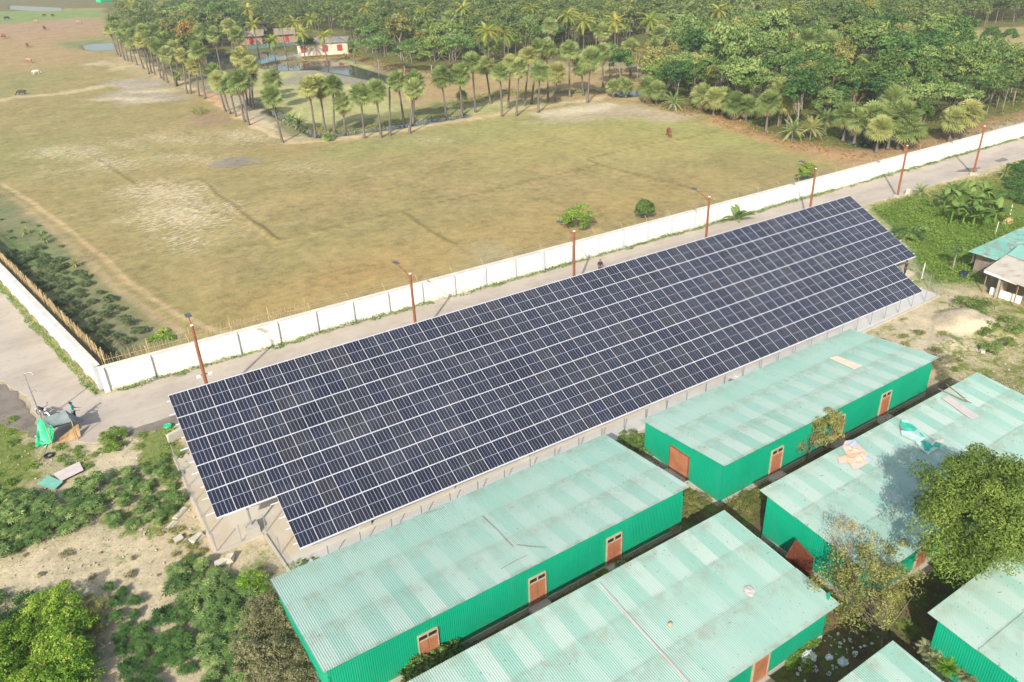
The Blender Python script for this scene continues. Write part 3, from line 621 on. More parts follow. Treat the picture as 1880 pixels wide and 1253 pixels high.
def shed(label, x0, x1, y0, y1, hf, hb, fdoors=(), ldoor=None, seed=0, group='green corrugated sheds in three rows', rows=3, of=.32, ob=.3):
    sh = thing('tin_shed', label, 'shed', (x0, y0, 0), 0, group)
    W_, D_ = x1-x0, y1-y0; ov = .25; sl = (hb-hf)/D_; PB = .32
    me = sheetroof(0, W_, 0, D_, hf, hb, seed=seed, rows=rows); link('roof', me, sh)
    wx0, wx1, wy0, wy1 = ov, W_-ov, of, D_-ob; zf = hf+sl*of-.05; zb_ = hf+sl*(D_-ob)-.05
    g = Geo(); g.box([W_/2, (wy0+wy1)/2, PB/2-.1], [wx1-wx0+.12, wy1-wy0+.12, PB+.2]); g.obj('plinth', M['conc'], sh)
    corrwall((wx0, wy0), (wx1, wy0), PB-.02, zf, zf, (0, -1)).obj('front_wall', WALLM, sh, True)
    corrwall((wx0, wy1), (wx1, wy1), PB-.02, zb_, zb_, (0, 1)).obj('rear_wall', WALLM, sh, True)
    corrwall((wx0, wy1), (wx0, wy0), PB-.02, zb_, zf, (-1, 0)).obj('end_wall', WALLM, sh, True)
    corrwall((wx1, wy0), (wx1, wy1), PB-.02, zf, zb_, (1, 0)).obj('end_wall', WALLM, sh, True)
    for x_, y_ in ((wx0, wy0), (wx1, wy0), (wx0, wy1), (wx1, wy1)): g = Geo(); g.box([x_, y_, (zb_+PB)/2-.03], [.09, .09, zb_-PB-.12]); g.obj('corner_flashing', WALLM, sh)
    for px, py in fdoors:
        x_ = GY(px, py, y0+of)[0]-x0; door(sh, (x_, wy0), .98, 1.5, .36, 'x', -1)
    if ldoor:
        y_ = GX(ldoor[0], ldoor[1], x0+ov)[1]-y0; door(sh, (wx0, y_), 1.6, 1.75, .34, 'y', -1, 2, False)
    return sh
shA = shed('green tin shed below the solar array, left of the one with a cream board', 5.3, 27.26, 24.9, 32.5, 3.35, 2.65, [(786, 1178), (986, 1083), (1126, 1008)], seed=1)
shB = shed('green tin shed with cream roof board and brown double door in its end', 30.15, 51.85, 25.1, 32.35, 3.35, 2.65, [(1423, 850), (1538, 782), (1622, 746)], (1247, 853), seed=2)
shC = shed('wide green tin shed with tangled cloths and sticks on its roof, beside the big tree', 30.05, 51.9, 14.95, 22.4, 2.75, 3.35, [(1692, 1014)], None, seed=3, of=.5, ob=.5)
shD = shed('wide green tin shed with a pale repair strip across its roof', 5.6, 27.25, 14.9, 22.35, 2.75, 3.35, [(1396, 1216)], None, seed=4, of=.5, ob=.5)
shE = shed('green tin shed with feathery plants growing along its end wall', 29.4, 51.2, 4.5, 12.0, 2.75, 3.35, [], None, seed=5, of=.5, ob=.5)
shF = shed('green tin shed in the bottom corner with only its far roof corner showing', 5.0, 26.75, 4.5, 11.95, 2.75, 3.35, [], None, seed=6, of=.5, ob=.5)
# open rusty gate on shed C's end wall
g = Geo(); y_ = GX(1470, 1010, 30.3)[1]-14.6
gate = thing('yard_gate', 'rusty brown sheet gate standing open between two green sheds', 'gate', (29.75, 14.6+y_, 0))
for k, (an, w_) in enumerate(((rad(200), 1.5), (rad(255), 1.5))):
    g = Geo(); R = rotz(an); g.box(R@np.array([w_/2, 0, 1.15]), [w_, .05, 1.9], R)
    for z in (.3, 1.15, 2.05): g.box(R@np.array([w_/2, -.04, z]), [w_, .03, .05], R)
    g.obj('gate_leaf', M['rustgate'], gate)
# things lying on the roofs
def roofz(x, y, y0, y1):
    hf, hb = (3.35, 2.65) if y0 > 20 else (2.75, 3.35)
    return hf+(hb-hf)*(y-y0)/(y1-y0)
def roofpt(px, py, y0, y1):
    z = 3.0
    for _ in range(6): p = G(px, py, z); z = roofz(p[0], p[1], y0, y1)
    return G(px, py, z)
def sheet_on(name, label, cat, corners, y0, y1, mat, th_=.03, lift=.045, group=None):
    p = np.array([roofpt(x, y, y0, y1) for x, y in corners]); c = p.mean(0); q = p-c; g = Geo()
    V = np.vstack([q+[0, 0, lift], q+[0, 0, lift+th_]]); n_ = len(q); k = np.arange(n_)
    g.add(V, [np.stack([k, (k+1) % n_, n_+(k+1) % n_, n_+k], 1)]); g.poly = [list(range(n_))[::-1], list(range(n_, 2*n_))]
    return tag(g.obj(name, mat, loc=tuple(c)), label, cat, group)
sheet_on('roof_board', 'cream board lying on the roof of the shed nearest the array\'s far end', 'board', [(1522, 659), (1536, 655), (1582, 673), (1568, 680)], 25.1, 32.35, M['cream'])
sheet_on('roof_board', 'greyish pink board lying beside sticks on the wide shed roof', 'board', [(1729, 733), (1741, 728), (1797, 766), (1783, 772)], 14.95, 22.4, M['pinkboard'])
def stick(name, label, a, b_, y0, y1, r=.03, mat='wood', lift=.06, group=None):
    pa, pb = roofpt(*a, y0, y1), roofpt(*b_, y0, y1); c = (pa+pb)/2; g = Geo(); mid = np.array([rng.normal()*.04, rng.normal()*.04, lift+r])
    g.tube([pa-c+[0, 0, lift+r], mid, pb-c+[0, 0, lift+r]], [r, r*.9, r*.7], 6); return tag(g.obj(name, M[mat], loc=tuple(c)), label, 'stick', group)
for k, (a, b_, lb) in enumerate((((1722, 716), (1783, 742), 'longest grey stick above the pinkish board on the wide shed roof'), ((1736, 707), (1777, 740), 'thin stick crossing the longest one above the pinkish board'), ((1748, 728), (1775, 741), 'short stick lying just above the pinkish board'))): stick('stick', lb, a, b_, 14.95, 22.4, .03)
for a, b_, lb in (((885, 950), (943, 1008), 'long dark stick lying up the slope of the shed roof left of the centre'), ((920, 1047), (968, 1022), 'stick near the front edge of the shed roof, left of the stick parallel to it'), ((948, 1003), (1003, 1008), 'grey stick on the middle of the shed roof with three front doors'), ((782, 945), (816, 934), 'thin stick near the rear edge of the shed roof by the array')): stick('stick', lb, a, b_, 24.9, 32.5, .016)
def cloth_on(name, label, cat, outline, y0, y1, mat, seed, hgt=.18):
    r = np.random.default_rng(seed); c = np.mean([roofpt(x, y, y0, y1) for x, y in outline], 0); pl = np.array([roofpt(x, y, y0, y1)-c for x, y in outline])
    mn, mx_ = pl.min(0), pl.max(0); k = 46; xs, ys = np.linspace(mn[0], mx_[0], k), np.linspace(mn[1], mx_[1], k); XX, YY = np.meshgrid(xs, ys, indexing='ij'); Q = np.stack([XX, YY], -1)
    ins = inpoly(Q, pl[:, :2]); d = segdist(Q, pl[:, :2]); nz = fnoise(Q+50, 2.2, seed, 3); ridge = 1-np.abs(nz-.5)*4
    Z_ = (roofz(0, YY+c[1], y0, y1)-c[2])+.05+np.clip(d*1.2, 0, 1)*hgt*np.clip(ridge, 0, 1)+.02
    V = np.stack([XX, YY, Z_], -1).reshape(-1, 3); idx = np.arange(k*k).reshape(k, k); F = []
    for i in range(k-1):
        for j in range(k-1):
            if ins[i, j] or ins[i+1, j+1]: F.append([idx[i, j], idx[i+1, j], idx[i+1, j+1], idx[i, j+1]])
    F = np.array(F); g = Geo(); g.add(np.vstack([V, V-[0, 0, .03]]), [F, F[:, ::-1]+len(V)], np.r_[nz.ravel(), nz.ravel()])
    return tag(g.obj(name, mat, loc=tuple(c), smooth=True), label, cat)
def patchcloth(name, stops, sc=1.4):
    mt, t, n, b = nm(name); v = t.nodes.new('ShaderNodeTexVoronoi'); v.inputs['Scale'].default_value = sc; L(t, noise(t, 1, 2), v.inputs['Vector']); L(t, coord(t), v.inputs['Vector'])
    sp = t.nodes.new('ShaderNodeSeparateColor'); L(t, v.outputs['Color'], sp.inputs[0])
    L(t, ramp(t, sp.outputs[0], stops, 'CONSTANT'), b.inputs['Base Color']); b.inputs['Roughness'].default_value = .85; return mt
pk = patchcloth('peach_rag', [(0, S(240, 200, 170)), (.35, S(226, 196, 186)), (.6, S(236, 186, 150)), (.8, S(170, 110, 90)), (.88, S(190, 200, 210))])
tk = patchcloth('teal_rag', [(0, S(190, 220, 205)), (.3, S(60, 190, 160)), (.5, S(176, 214, 200)), (.75, S(150, 130, 120)), (.88, S(210, 200, 190))])
cloth_on('rag_heap', 'crumpled peach and pink rag sprawled on the wide shed roof', 'rag', [(1552, 812), (1568, 810), (1600, 845), (1596, 850), (1575, 862), (1566, 862), (1558, 850), (1540, 852), (1538, 842), (1556, 838), (1546, 822)], 14.95, 22.4, pk, 5)
cloth_on('rag_heap', 'twisted teal and grey sheet heaped on the wide shed roof', 'rag', [(1654, 774), (1664, 772), (1690, 795), (1712, 812), (1733, 808), (1720, 826), (1704, 836), (1692, 828), (1680, 812), (1655, 800), (1652, 785)], 14.95, 22.4, tk, 6)
cloth_on('rag_heap', 'small grey crumpled bag near the right end of the roof with the pale strip', 'rag', [(1366, 1080), (1376, 1078), (1386, 1086), (1382, 1098), (1374, 1096), (1366, 1086)], 14.9, 22.35, M['pinkboard'], 7, .25)
sheet_on('repair_strip', 'pale cement strip sealing a joint across the wide shed roof', 'roof strip', [(1099, 1073), (1101.5, 1072), (1283, 1273), (1279.5, 1275)], 14.9, 22.35, M['pinkboard'], .03, .02)
p = roofpt(1230, 1148, 14.9, 22.35); g = Geo(); g.ell([0, 0, .07], [.14, .1, .07], 9, 6); tag(g.obj('stone', M['ply'], loc=tuple(p)), 'small tan stone lying right of the pale strip on the wide shed roof', 'stone')
g = Geo(); g.box([0, 0, .09], [.9, .35, .06], rotz(.2)); g.box([0, 0, .14], [.3, .3, .08], rotz(.5)); tag(g.obj('brick_scrap', M['pinkboard'], loc=tuple(roofpt(1352, 693, 25.1, 32.35))), 'grey slab scrap on the rear edge of the roof with the cream board', 'slab scrap')
# ---------------------------------------------------------------- boundary walls
def boundary(name, label, p0, p1, ht, spacing, side, stakes=True, npil=None, cop=.34):
    p0, p1 = np.array(p0, float), np.array(p1, float); l = np.linalg.norm(p1-p0); d = (p1-p0)/l; an = math.atan2(d[1], d[0]); nn = np.array([-d[1], d[0]])*side
    w_ = thing(name, label, 'wall', (*p0, 0), an); sg = side
    k = int(l/spacing)
    for j in range(k+1):
        x = j*spacing
        g = Geo(); g.box([x, sg*.06, ht/2-.02], [.42, .36, ht]); g.obj('pillar', M['pillar'], w_)
        if j < k:
            g = Geo(); g.box([x+spacing/2, -sg*.03, ht/2-.03], [spacing-.424, .16, ht-.08]); g.box([x+spacing/2, sg*.065, .12], [spacing-.424, .05, .3]); g.box([x+spacing/2, sg*.062, ht-.19], [spacing-.424, .045, .16]); g.obj('wall_panel', M['wallwhite'], w_)
    g = Geo(); g.box([k*spacing/2, -sg*.02, ht+.045], [k*spacing+.5, cop, .09]); g.obj('coping', M['coping'], w_)
    if stakes:
        g0 = 0
        for j in range(1, int(k*spacing/3.45)):
            g = Geo(); x = j*3.45+rng.normal()*.1; g.tube([[x, -sg*.1, ht], [x-.03, -sg*.12, ht+.45], [x-.12, -sg*.35, ht+.78]], .022, 4); g.obj('wire_stake', M['bamboo'], w_)
        g = Geo()
        for hh, yy in ((.3, .12), (.55, .2), (.75, .33)):
            g.tube([[3.45, -sg*yy, ht+hh], [k*spacing/2, -sg*yy, ht+hh], [k*spacing, -sg*yy, ht+hh]], .006, 3, cap=False)
        g.obj('barbed_wire', M['steel'], w_)
    return w_
boundary('boundary_wall', 'long white panelled wall running beside the road behind the array', (1.75, wall_y(1.75)), (170, wall_y(170)), 2.1, 3.45, -1)
boundary('boundary_wall', 'white wall along the side road, turning off at the corner by the crossroads', (1.45, 64.1), (leftwall_x(140), 140), 2.1, 3.3, 1, False, cop=.55)
def bamboo_fence(label, p0, p1, h0, h1, gap, lean=.12):
    p0, p1 = np.array(p0, float), np.array(p1, float); l = np.linalg.norm(p1-p0); an = math.atan2(*(p1-p0)[::-1]); f_ = thing('bamboo_fence', label, 'fence', (*p0, 0), an)
    g = Geo()
    for x in np.arange(0, l, gap):
        h = rng.uniform(h0, h1); g.tube([[x, rng.normal()*.03, 0], [x+rng.normal()*lean, rng.normal()*.06, h]], .018, 4, cap=False)
    g.obj('bamboo_slats', M['bamboo'], f_)
    for z in (1.0, 2.3): g = Geo(); g.tube([[0, .04, z], [l/2, .05, z+.03], [l, .04, z]], .025, 5); g.obj('rail', M['bamboo'], f_)
    for x in np.arange(0, l, 3.3): g = Geo(); g.tube([[x, .08, 0], [x, .1, h1+.25]], .045, 6); g.obj('fence_post', M['bamboo'], f_)
bamboo_fence('ragged bamboo stick fence rising behind the long white wall at its corner', (2.2, wall_y(2)+.75), (19, wall_y(19)+.75), 2.55, 2.95, .2)
bamboo_fence('brown bamboo fence standing behind the side road wall', (2.3, 64.6), (leftwall_x(118)+.75, 118), 2.7, 2.95, .13, .35)
# ---------------------------------------------------------------- lamps
tops = [(352, 598), (753, 503), (1054, 425), (1302.5, 362), (1498, 310), (1666, 268), (1808, 232)]
tips = [(346, 581), (728, 484), (1029, 409), (1275, 348), (1474, 298), (1643, 257), (1787, 219)]
lab = ['with two white lights on its pole, nearest the crossroads', 'second from the crossroads, its foot hidden by the array', 'nearest the bright green field bush and walker', 'beside the young banana plant by the road', 'standing by the array\'s far top corner', 'with a white footing, just beyond the array\'s far end', 'farthest one, its footing beside a dark patch of road']
for k, (tp, ti) in enumerate(zip(tops, tips)):
    y = 55.0
    for _ in range(4): p = GY(*tp, y); y = lamp_y(p[0])
    p = GY(*tp, y); a = GX(*ti, p[0]); h = p[2]
    lp = thing('street_lamp', 'rusty brown solar street lamp '+lab[k], 'street lamp', (p[0], y, 0), 0, 'street lamps along the road')
    g = Geo(); g.tube([[0, 0, .1], [0, 0, h]], [.14, .105], 8); pole = g.obj('pole', M['rust'], lp)
    g = Geo(); g.tube([[0, 0, h], [0, 0, h+.05]], [.13, .11], 8); g.obj('cap', M['white'], pole)
    e = np.array([0, a[1]-y, a[2]]); g = Geo(); g.tube([[0, .05, h-.35], e*.5+np.array([0, 0, h-.35])*.5+[0, 0, .06], e], .045, 6); g.tube([[0, .02, h-.75], e*.3+np.array([0, 0, h-.35])*.7], .02, 5); g.obj('arm', M['rust'], lp)
    g = Geo(); g.box(e+[0, .12, .03], [.42, .62, .07]); g.box(e+[0, .12, .08], [.38, .56, .02]); hd = g.obj('lamp_head', M['lampgrey'], lp)
    g = Geo(); g.box(e+[0, .15, -.02], [.28, .36, .03]); g.obj('diffuser', M['white'], hd)
    g = Geo(); g.box([0, 0, .12], [.6, .6, .5]); g.obj('footing', M['conc'], lp)
    if k == 0:
        g = Geo(); g.box([0, 0, 2.6], [.95, .06, .06]); g.obj('bracket', M['rust'], lp)
        for s_ in (-.42, .42): g = Geo(); g.box([s_, -.08, 2.55], [.28, .2, .16], np.array(Matrix.Rotation(.4, 3, 'X'))); g.obj('floodlight', M['white'], lp)
    if k in (5,): pass
# leaning electric pole by the stall
b0 = G(78, 775); tp = G(45, 690, 0)
h = GH((78, 775), (44, 688)); pl = thing('service_pole', 'thin grey pole with a small hooked arm beside the motorcycle', 'pole', tuple(b0))
g = Geo(); g.tube([[0, 0, 0], [-.05, .1, h]], [.07, .05], 8); g.obj('pole', M['steel'], pl)
g = Geo(); g.tube([[-.05, .1, h], [.2, .1, h+.02], [.42, .05, h-.02], [.5, -.05, h-.2]], .03, 6); g.obj('hooked_arm', M['steel'], pl)
g = Geo(); g.tube([[-.03, .08, h*.62], [.25, .02, h*.66], [.32, 0, h*.62]], .02, 5); g.obj('side_hook', M['rust'], pl)
# ---------------------------------------------------------------- wire fence round the pad
fl = [(4.0, 50.2), (3.95, 39.35), (6.85, 39.3), (7.05, 34.55), (68.1, 34.55), (71.3, 39.0), (71.3, 49)]
fn = thing('wire_fence', 'low wire mesh fence on slim grey posts round the array pad', 'fence', (4.0, 50.2, 0))
g = Geo(); o_ = np.array([4.0, 50.2])
for a, b_ in zip(fl[:-1], fl[1:]):
    a, b_ = np.array(a)-o_, np.array(b_)-o_; l = np.linalg.norm(b_-a); k = max(2, int(round(l/1.95))); d = (b_-a)/l; an = math.atan2(d[1], d[0])
    for j in range(k):
        p = a+(b_-a)*j/k; gp = Geo(); gp.box([*p, .72], [.045, .045, 1.36], rotz(an)); gp.obj('fence_post', M['steel'], fn)
    for z in np.linspace(.15, 1.3, 10): g.box([*(a+b_)/2, z], [l, .004, .004], rotz(an))
    for s_ in np.arange(0, l, .12): g.box([*(a+d*s_), .72], [.0035, .0035, 1.2], rotz(an))
g.obj('wire_mesh', M['steel'], fn)
# ---------------------------------------------------------------- vegetation kit
F_mid = foliage('leaf_green', S(62, 92, 46), S(108, 136, 66), S(160, 178, 98))
F_dark = foliage('leaf_dark_green', S(48, 82, 42), S(80, 120, 58), S(124, 156, 78))
F_light = foliage('leaf_light_green', S(76, 112, 54), S(122, 150, 80), S(172, 190, 114))
F_olive = foliage('leaf_olive', S(96, 104, 54), S(146, 148, 80), S(188, 184, 112))
F_dry = foliage('leaf_dry', S(136, 106, 54), S(164, 134, 70), S(190, 164, 96))
F_palm = foliage('palm_leaf', S(84, 112, 56), S(146, 166, 94), S(206, 214, 146), .25, hue=S(190, 186, 110))
F_coco = foliage('coconut_leaf', S(104, 126, 48), S(160, 172, 72), S(212, 208, 102), .3, hue=S(190, 176, 70))
F_castor = foliage('castor_leaf', S(52, 84, 42), S(104, 136, 70), S(176, 196, 118), .15)
F_swamp = foliage('swamp_leaf', S(66, 86, 56), S(100, 118, 76), S(142, 156, 106), .1)
F_bright = foliage('vine_leaf', S(70, 116, 34), S(128, 172, 48), S(200, 214, 96))
F_weed = foliage('weed_leaf', S(80, 118, 42), S(122, 158, 62), S(170, 190, 90))
F_banana = foliage('banana_leaf', S(84, 116, 48), S(116, 146, 70), S(160, 180, 100), .3)
F_grass = foliage('grass_blade', S(104, 118, 52), S(136, 146, 70), S(186, 178, 110))
F_scrub = foliage('scrub_leaf', S(104, 104, 70), S(134, 132, 92), S(160, 156, 116), .1)
F_feather = foliage('feathery_leaf', S(120, 130, 84), S(158, 164, 116), S(196, 198, 154))

def crown(seed, R, H, ncl, clr, per, ls, flat=.8, low=-.2, aspect=.55, inn=.5):
    """leaf clumps spread over the upper shell and the inside of an ellipsoid round (0,0,H)"""
    global rng; keep = rng; rng = np.random.default_rng(seed); g = Geo()
    c, d = onell(ncl, R, low); c = c*rng.uniform(inn, 1.0, (len(c), 1))**.5; c[:, 2] += H
    az_ = np.arctan2(c[:, 1], c[:, 0]); lobe = 1+.17*np.sin(2*az_+rng.uniform(0, 6))+.13*np.sin(5*az_+rng.uniform(0, 6)); c[:, :2] *= lobe[:, None]; c[:, 2] += R[2]*.16*np.sin(3*az_+rng.uniform(0, 6))
    c += rng.normal(size=c.shape)*np.array(R)*.08
    for k in range(len(c)):
        m_ = int(per*rng.uniform(.6, 1.4)); p, nn = onell(m_, np.array([clr, clr, clr*flat])*rng.uniform(.65, 1.3), -.45)
        p = p*rng.uniform(.55, 1.05, (len(p), 1)); tn = np.clip(rng.uniform(.15, .85)+rng.normal(size=len(p))*.22, 0, 1)
        leaves(g, p+c[k], nn*[1, 1, .6]+[0, 0, .5], ls*rng.uniform(.7, 1.3, len(p)), tn, aspect)
    rng = keep; return g, c
def trunkgeo(seed, H, r, c, nl=6, bend=.3, base=0.0):
    r_ = np.random.default_rng(seed); g = Geo(); b_ = r_.normal(size=2)*bend; hs = np.array([0, .25, .5, .75, 1.0])*H*.8
    P_ = [[b_[0]*(z/H)**2, b_[1]*(z/H)**2, z-.15] for z in hs]; g.tube(P_, np.linspace(r, r*.45, 5), 7)
    idx = r_.choice(len(c), min(nl, len(c)), replace=False)
    for k in idx:
        s_ = r_.uniform(.35, .85); q = np.array([b_[0]*(s_*.8)**2, b_[1]*(s_*.8)**2, s_*H*.8-.1]); e = c[k]; m_ = (q+e)/2+np.array([0, 0, .08*H])*r_.normal(); g.tube([q, m_, e], [r*.4, r*.25, r*.1], 5)
    return g
def tree_kind(name, label, cat, seed, R, H, ncl, clr, per, ls, leafmat, barkmat, tr=.16, nl=6, **k):
    g, c = crown(seed, R, H, ncl, clr, per, ls, **k); t_ = thing(name, label, cat)
    g.obj('crown', leafmat, t_); trunkgeo(seed+5, H, tr, c, nl).obj('trunk', barkmat, t_, True); return t_
def setmat(root, part, mat):
    for ch in root.children:
        if ch.name.split('.')[0] == part: ch.material_slots[0].link = 'OBJECT'; ch.material_slots[0].material = mat
def fanleaf(g, hub, d, rad_, tone, droop, nf=15, spread=4.6):
    d = d/np.linalg.norm(d); s_ = np.cross(d, [0, 0, 1.0]); s_ /= np.linalg.norm(s_)+1e-6; u = np.cross(s_, d); ro = (hash((round(hub[0], 3), round(hub[1], 3))) % 1000/1000-.5)*1.3; s_, u = s_*cos(ro)+u*sin(ro), u*cos(ro)-s_*sin(ro); V = []; F = []
    for k in range(nf):
        a = (k/(nf-1)-.5)*spread; w_ = spread/nf*.34
        def pt(an, rr, z): return hub+(d*cos(an)+s_*sin(an))*rr+u*(.22*abs(sin(an))*rr)+np.array([0, 0, -z])
        V += [hub+d*.05, pt(a-w_, rad_*.62, 0), pt(a, rad_*(1-.12*abs(a)/2.3), droop*rad_*.35), pt(a+w_, rad_*.62, 0)]; F.append([4*k, 4*k+1, 4*k+2, 4*k+3])
    g.add(V, [F], tone)
def fanpalm_parts(seed, n_=44, R=2.4):
    r = np.random.default_rng(seed); g = Geo(); dd = Geo()
    for k in range(n_):
        el = rad(88-138*(k/n_)**.85); az = k*2.39996+r.normal()*.15; d = np.array([cos(az)*cos(el), sin(az)*cos(el), sin(el)]); pl_ = R*.45*r.uniform(.85, 1.1)
        hub = d*pl_+[0, 0, .1]; g.tube([[0, 0, 0], hub], .025, 3, .8, cap=False); d2 = d+[0, 0, -.1]; fanleaf(g, hub, d2, R*.5*r.uniform(.85, 1.1), np.clip(r.uniform(.25, .95), 0, 1), r.uniform(.2, .7))
    for k in range(12):
        el = rad(r.uniform(-75, -40)); az = r.uniform(0, 2*pi); d = np.array([cos(az)*cos(el), sin(az)*cos(el), sin(el)]); hub = d*R*.35
        fanleaf(dd, hub, d, R*.36, r.uniform(.1, .9), .5, 11, 3.4)
    return g, dd
def frond(g, az, el0, ln, droop, tone, r, nleaf=22, lw=.55, wdt=.05, lift=.0):
    h = np.array([cos(az), sin(az), 0]); s_ = np.array([-sin(az), cos(az), 0]); pts = []; p = np.zeros(3); el = el0; n_ = nleaf
    for k in range(n_+1):
        pts.append(p.copy()); p = p+(h*cos(el)+np.array([0, 0, sin(el)]))*ln/n_; el -= droop/n_
    pts = np.array(pts); g.tube(pts[::4], np.linspace(.035, .01, len(pts[::4])), 3, tone, cap=False)
    V, F = [], []
    for k in range(2, n_+1):
        t_ = k/n_; L_ = lw*sin(pi*min(1, t_*.85+.15))**.6; tg = pts[k]-pts[k-1]; tg /= np.linalg.norm(tg)
        for sg in (-1, 1):
            o_ = s_*sg*.85+tg*.55+np.array([0, 0, -.35+lift]); o_ /= np.linalg.norm(o_); q = pts[k]; b_ = len(V)
            V += [q-tg*wdt, q+o_*L_*.6-tg*wdt*.5, q+o_*L_, q+tg*wdt]; F.append([b_, b_+1, b_+2, b_+3])
    g.add(V, [F], tone)
def pinnate(seed, n_=20, ln=3.3, elr=(70, -35), droop=1.3, lw=.6, wdt=.06, lift=0.):
    r = np.random.default_rng(seed); g = Geo()
    for k in range(n_): frond(g, k*2.39996+r.normal()*.2, rad(elr[0]+(elr[1]-elr[0])*k/n_), ln*r.uniform(.8, 1.1), droop*r.uniform(.8, 1.2), r.uniform(.1, .95), r, lw=lw, wdt=wdt, lift=lift)
    return g
def banana_geo(seed, n_=8, ln=1.9, wd=.5):
    r = np.random.default_rng(seed); g = Geo()
    for k in range(n_):
        az = k*2.39996+r.normal()*.3; el = rad(r.uniform(35, 85)) if k > 1 else rad(84); h = np.array([cos(az), sin(az), 0]); s_ = np.array([-sin(az), cos(az), 0]); p = np.zeros(3); l_ = ln*r.uniform(.7, 1.1); V = []; m_ = 10; dr = r.uniform(1.2, 2.3)
        for j in range(m_+1):
            t_ = j/m_; w_ = wd*.5*max(0, sin(pi*min(1, max(0, (t_-.12)/.88)))**.55) if t_ > .12 else .02
            tg = h*cos(el)+np.array([0, 0, sin(el)]); u = np.cross(s_, tg); V += [p+s_*w_-u*w_*-.25*(1 if j % 2 else .6), p, p-s_*w_-u*w_*-.25*(1 if j % 2 else .6)]
            p = p+tg*l_/m_; el -= dr/m_*(.4+1.2*t_)
        F = []
        for j in range(m_):
            a = 3*j; F += [[a, a+1, a+4, a+3], [a+1, a+2, a+5, a+4]]
        g.add(V, [F], r.uniform(.1, .95))
    return g
def shrub_geo(seed, R, Hc, ncl, clr, per, ls, star=False, low=-.1, lobes=7):
    global rng
    if not star: return crown(seed, R, Hc, ncl, clr, per, ls, .8, low)[0]
    keep = rng; rng = np.random.default_rng(seed); g = Geo(); c, d = onell(ncl, R, low); c = c*rng.uniform(.6, 1, (len(c), 1)); c[:, 2] += Hc
    for k in range(len(c)):
        p, nn = onell(per, [clr]*3, -.2); starleaves(g, p+c[k], nn*.6+[0, 0, 1.], ls*rng.uniform(.6, 1.25, len(p)), np.clip(rng.uniform(.2, .8)+rng.normal(size=len(p))*.15, 0, 1), lobes)
    rng = keep; return g

# ---------------------------------------------------------------- fan palms
FP = [fanpalm_parts(40+k) for k in range(4)]; FPd = [(a.data('crown', F_palm), b_.data('dead_leaf_skirt', M['deadfrond'])) for a, b_ in FP]
TD = []
for k in range(3):
    g = Geo(); zs = np.linspace(0, 1, 9); g.tube([[.02*sin(z*9+k), .02*cos(z*7+k), z] for z in zs], np.array([.30, .22, .19, .175, .17, .165, .165, .17, .17]), 8); TD.append(g.data('trunk', M['palmtrunk'], True))
npalm = [0]
def fanpalm(base, top, label, group, h=None, s=None, crownless=False):
    if h is None: b_ = G(*base); h = GH(base, top)
    if base is None: tp = G(*top, h); b_ = np.array([tp[0], tp[1], 0])
    else: tp = G(*top, h)
    k = npalm[0]; npalm[0] += 1; s = (s or rng.uniform(.84, 1.1))*1.03
    o = thing('fan_palm', label, 'palm tree', tuple(b_), 0, group); d = Vector((tp[0]-b_[0], tp[1]-b_[1], h)); 
    if d.length > 1.5*h: d = Vector((0, 0, h))
    Hh = d.length; o.rotation_mode = 'QUATERNION'; o.rotation_quaternion = d.to_track_quat('Z', 'Y') @ Matrix.Rotation(k*1.7, 4, 'Z').to_quaternion()
    tr = link('trunk', TD[k % 3], o); tr.scale = (1, 1, Hh)
    if crownless: return o
    a, b2 = FPd[k % 4]; c1 = link('crown', a, o, (0, 0, Hh)); c1.scale = (s,)*3; c2 = link('dead_leaf_skirt', b2, o, (0, 0, Hh-.1)); c2.scale = (s, s, s*rng.uniform(.8, 1.3)); return o
leftrow = [((216, 101), (201, 56)), ((221, 104), (208, 40)), ((229, 111), (213, 52)), ((235, 113), (225, 67)), ((242, 114), (231, 53)), ((264, 127), (243, 66)), ((274, 136), (258, 77)), ((278, 134), (262, 59)), ((284, 138), (272, 69)), ((295, 144), (284, 82)), ((308, 152), (293, 90)), ((323, 159), (308, 102)), ((329, 148), (320, 92)), ((343, 172), (334, 104)), ((350, 172), (347, 112)), ((366, 177), (358, 123)), ((377, 181), (363, 95)), ((252, 120), (240, 80)), ((300, 148), (300, 75))]
for k, (b_, t_) in enumerate(leftrow): fanpalm(b_, t_, 'fan palm in the crowded far stretch of the row between meadow and path', 'fan palms crowding the far stretch of the path')
fanpalm(None, (322, 140), 'stunted fan palm with yellow lower leaves under the crowded row', None, 2.2, .6)
bend = [((414, 205), (393, 133)), ((423, 209), (404, 151)), ((433, 214), (420, 158)), ((449, 224), (436, 157)), ((457, 230), (441, 150)), ((460, 197), (457, 138)), ((455, 194), (441, 106)), ((466, 200), (458, 120))]
for b_, t_ in bend: fanpalm(b_, t_, 'leaning fan palm in the clump where the sandy path nears its bend', 'leaning fan palms before the bend of the path')
named = [((519, 262), (498, 179), 'leaning fan palm standing alone at the bend of the sandy path'), ((505, 204), (500, 148), 'fan palm across the ditch behind the palm at the path bend'), ((580, 253), (567, 162), 'fan palm with shaggy dead leaves, first of three beside the ditch'), ((598, 246), (586, 160), 'fan palm in the middle of three beside the ditch'), ((614, 247), (611, 159), 'fan palm with dark crown, last of three beside the ditch'),
         ((634, 246), (629, 192), 'short fan palm with pale dead skirt beside the ditch'), ((669, 254), (662, 176), 'fan palm on the field edge left of the bare palm trunk'), ((700, 253), (690, 168), 'fan palm immediately left of the bare palm trunk'), ((743, 230), (730, 151), 'leaning fan palm behind the path, right of the bare palm trunk'), ((752, 245), (759, 165), 'fan palm on the field edge right of the bare palm trunk'), ((758, 229), (761, 152), 'fan palm hidden behind the one right of the bare trunk'), ((820, 217), (810, 143), 'fan palm with a full round crown, alone between two clumps')]
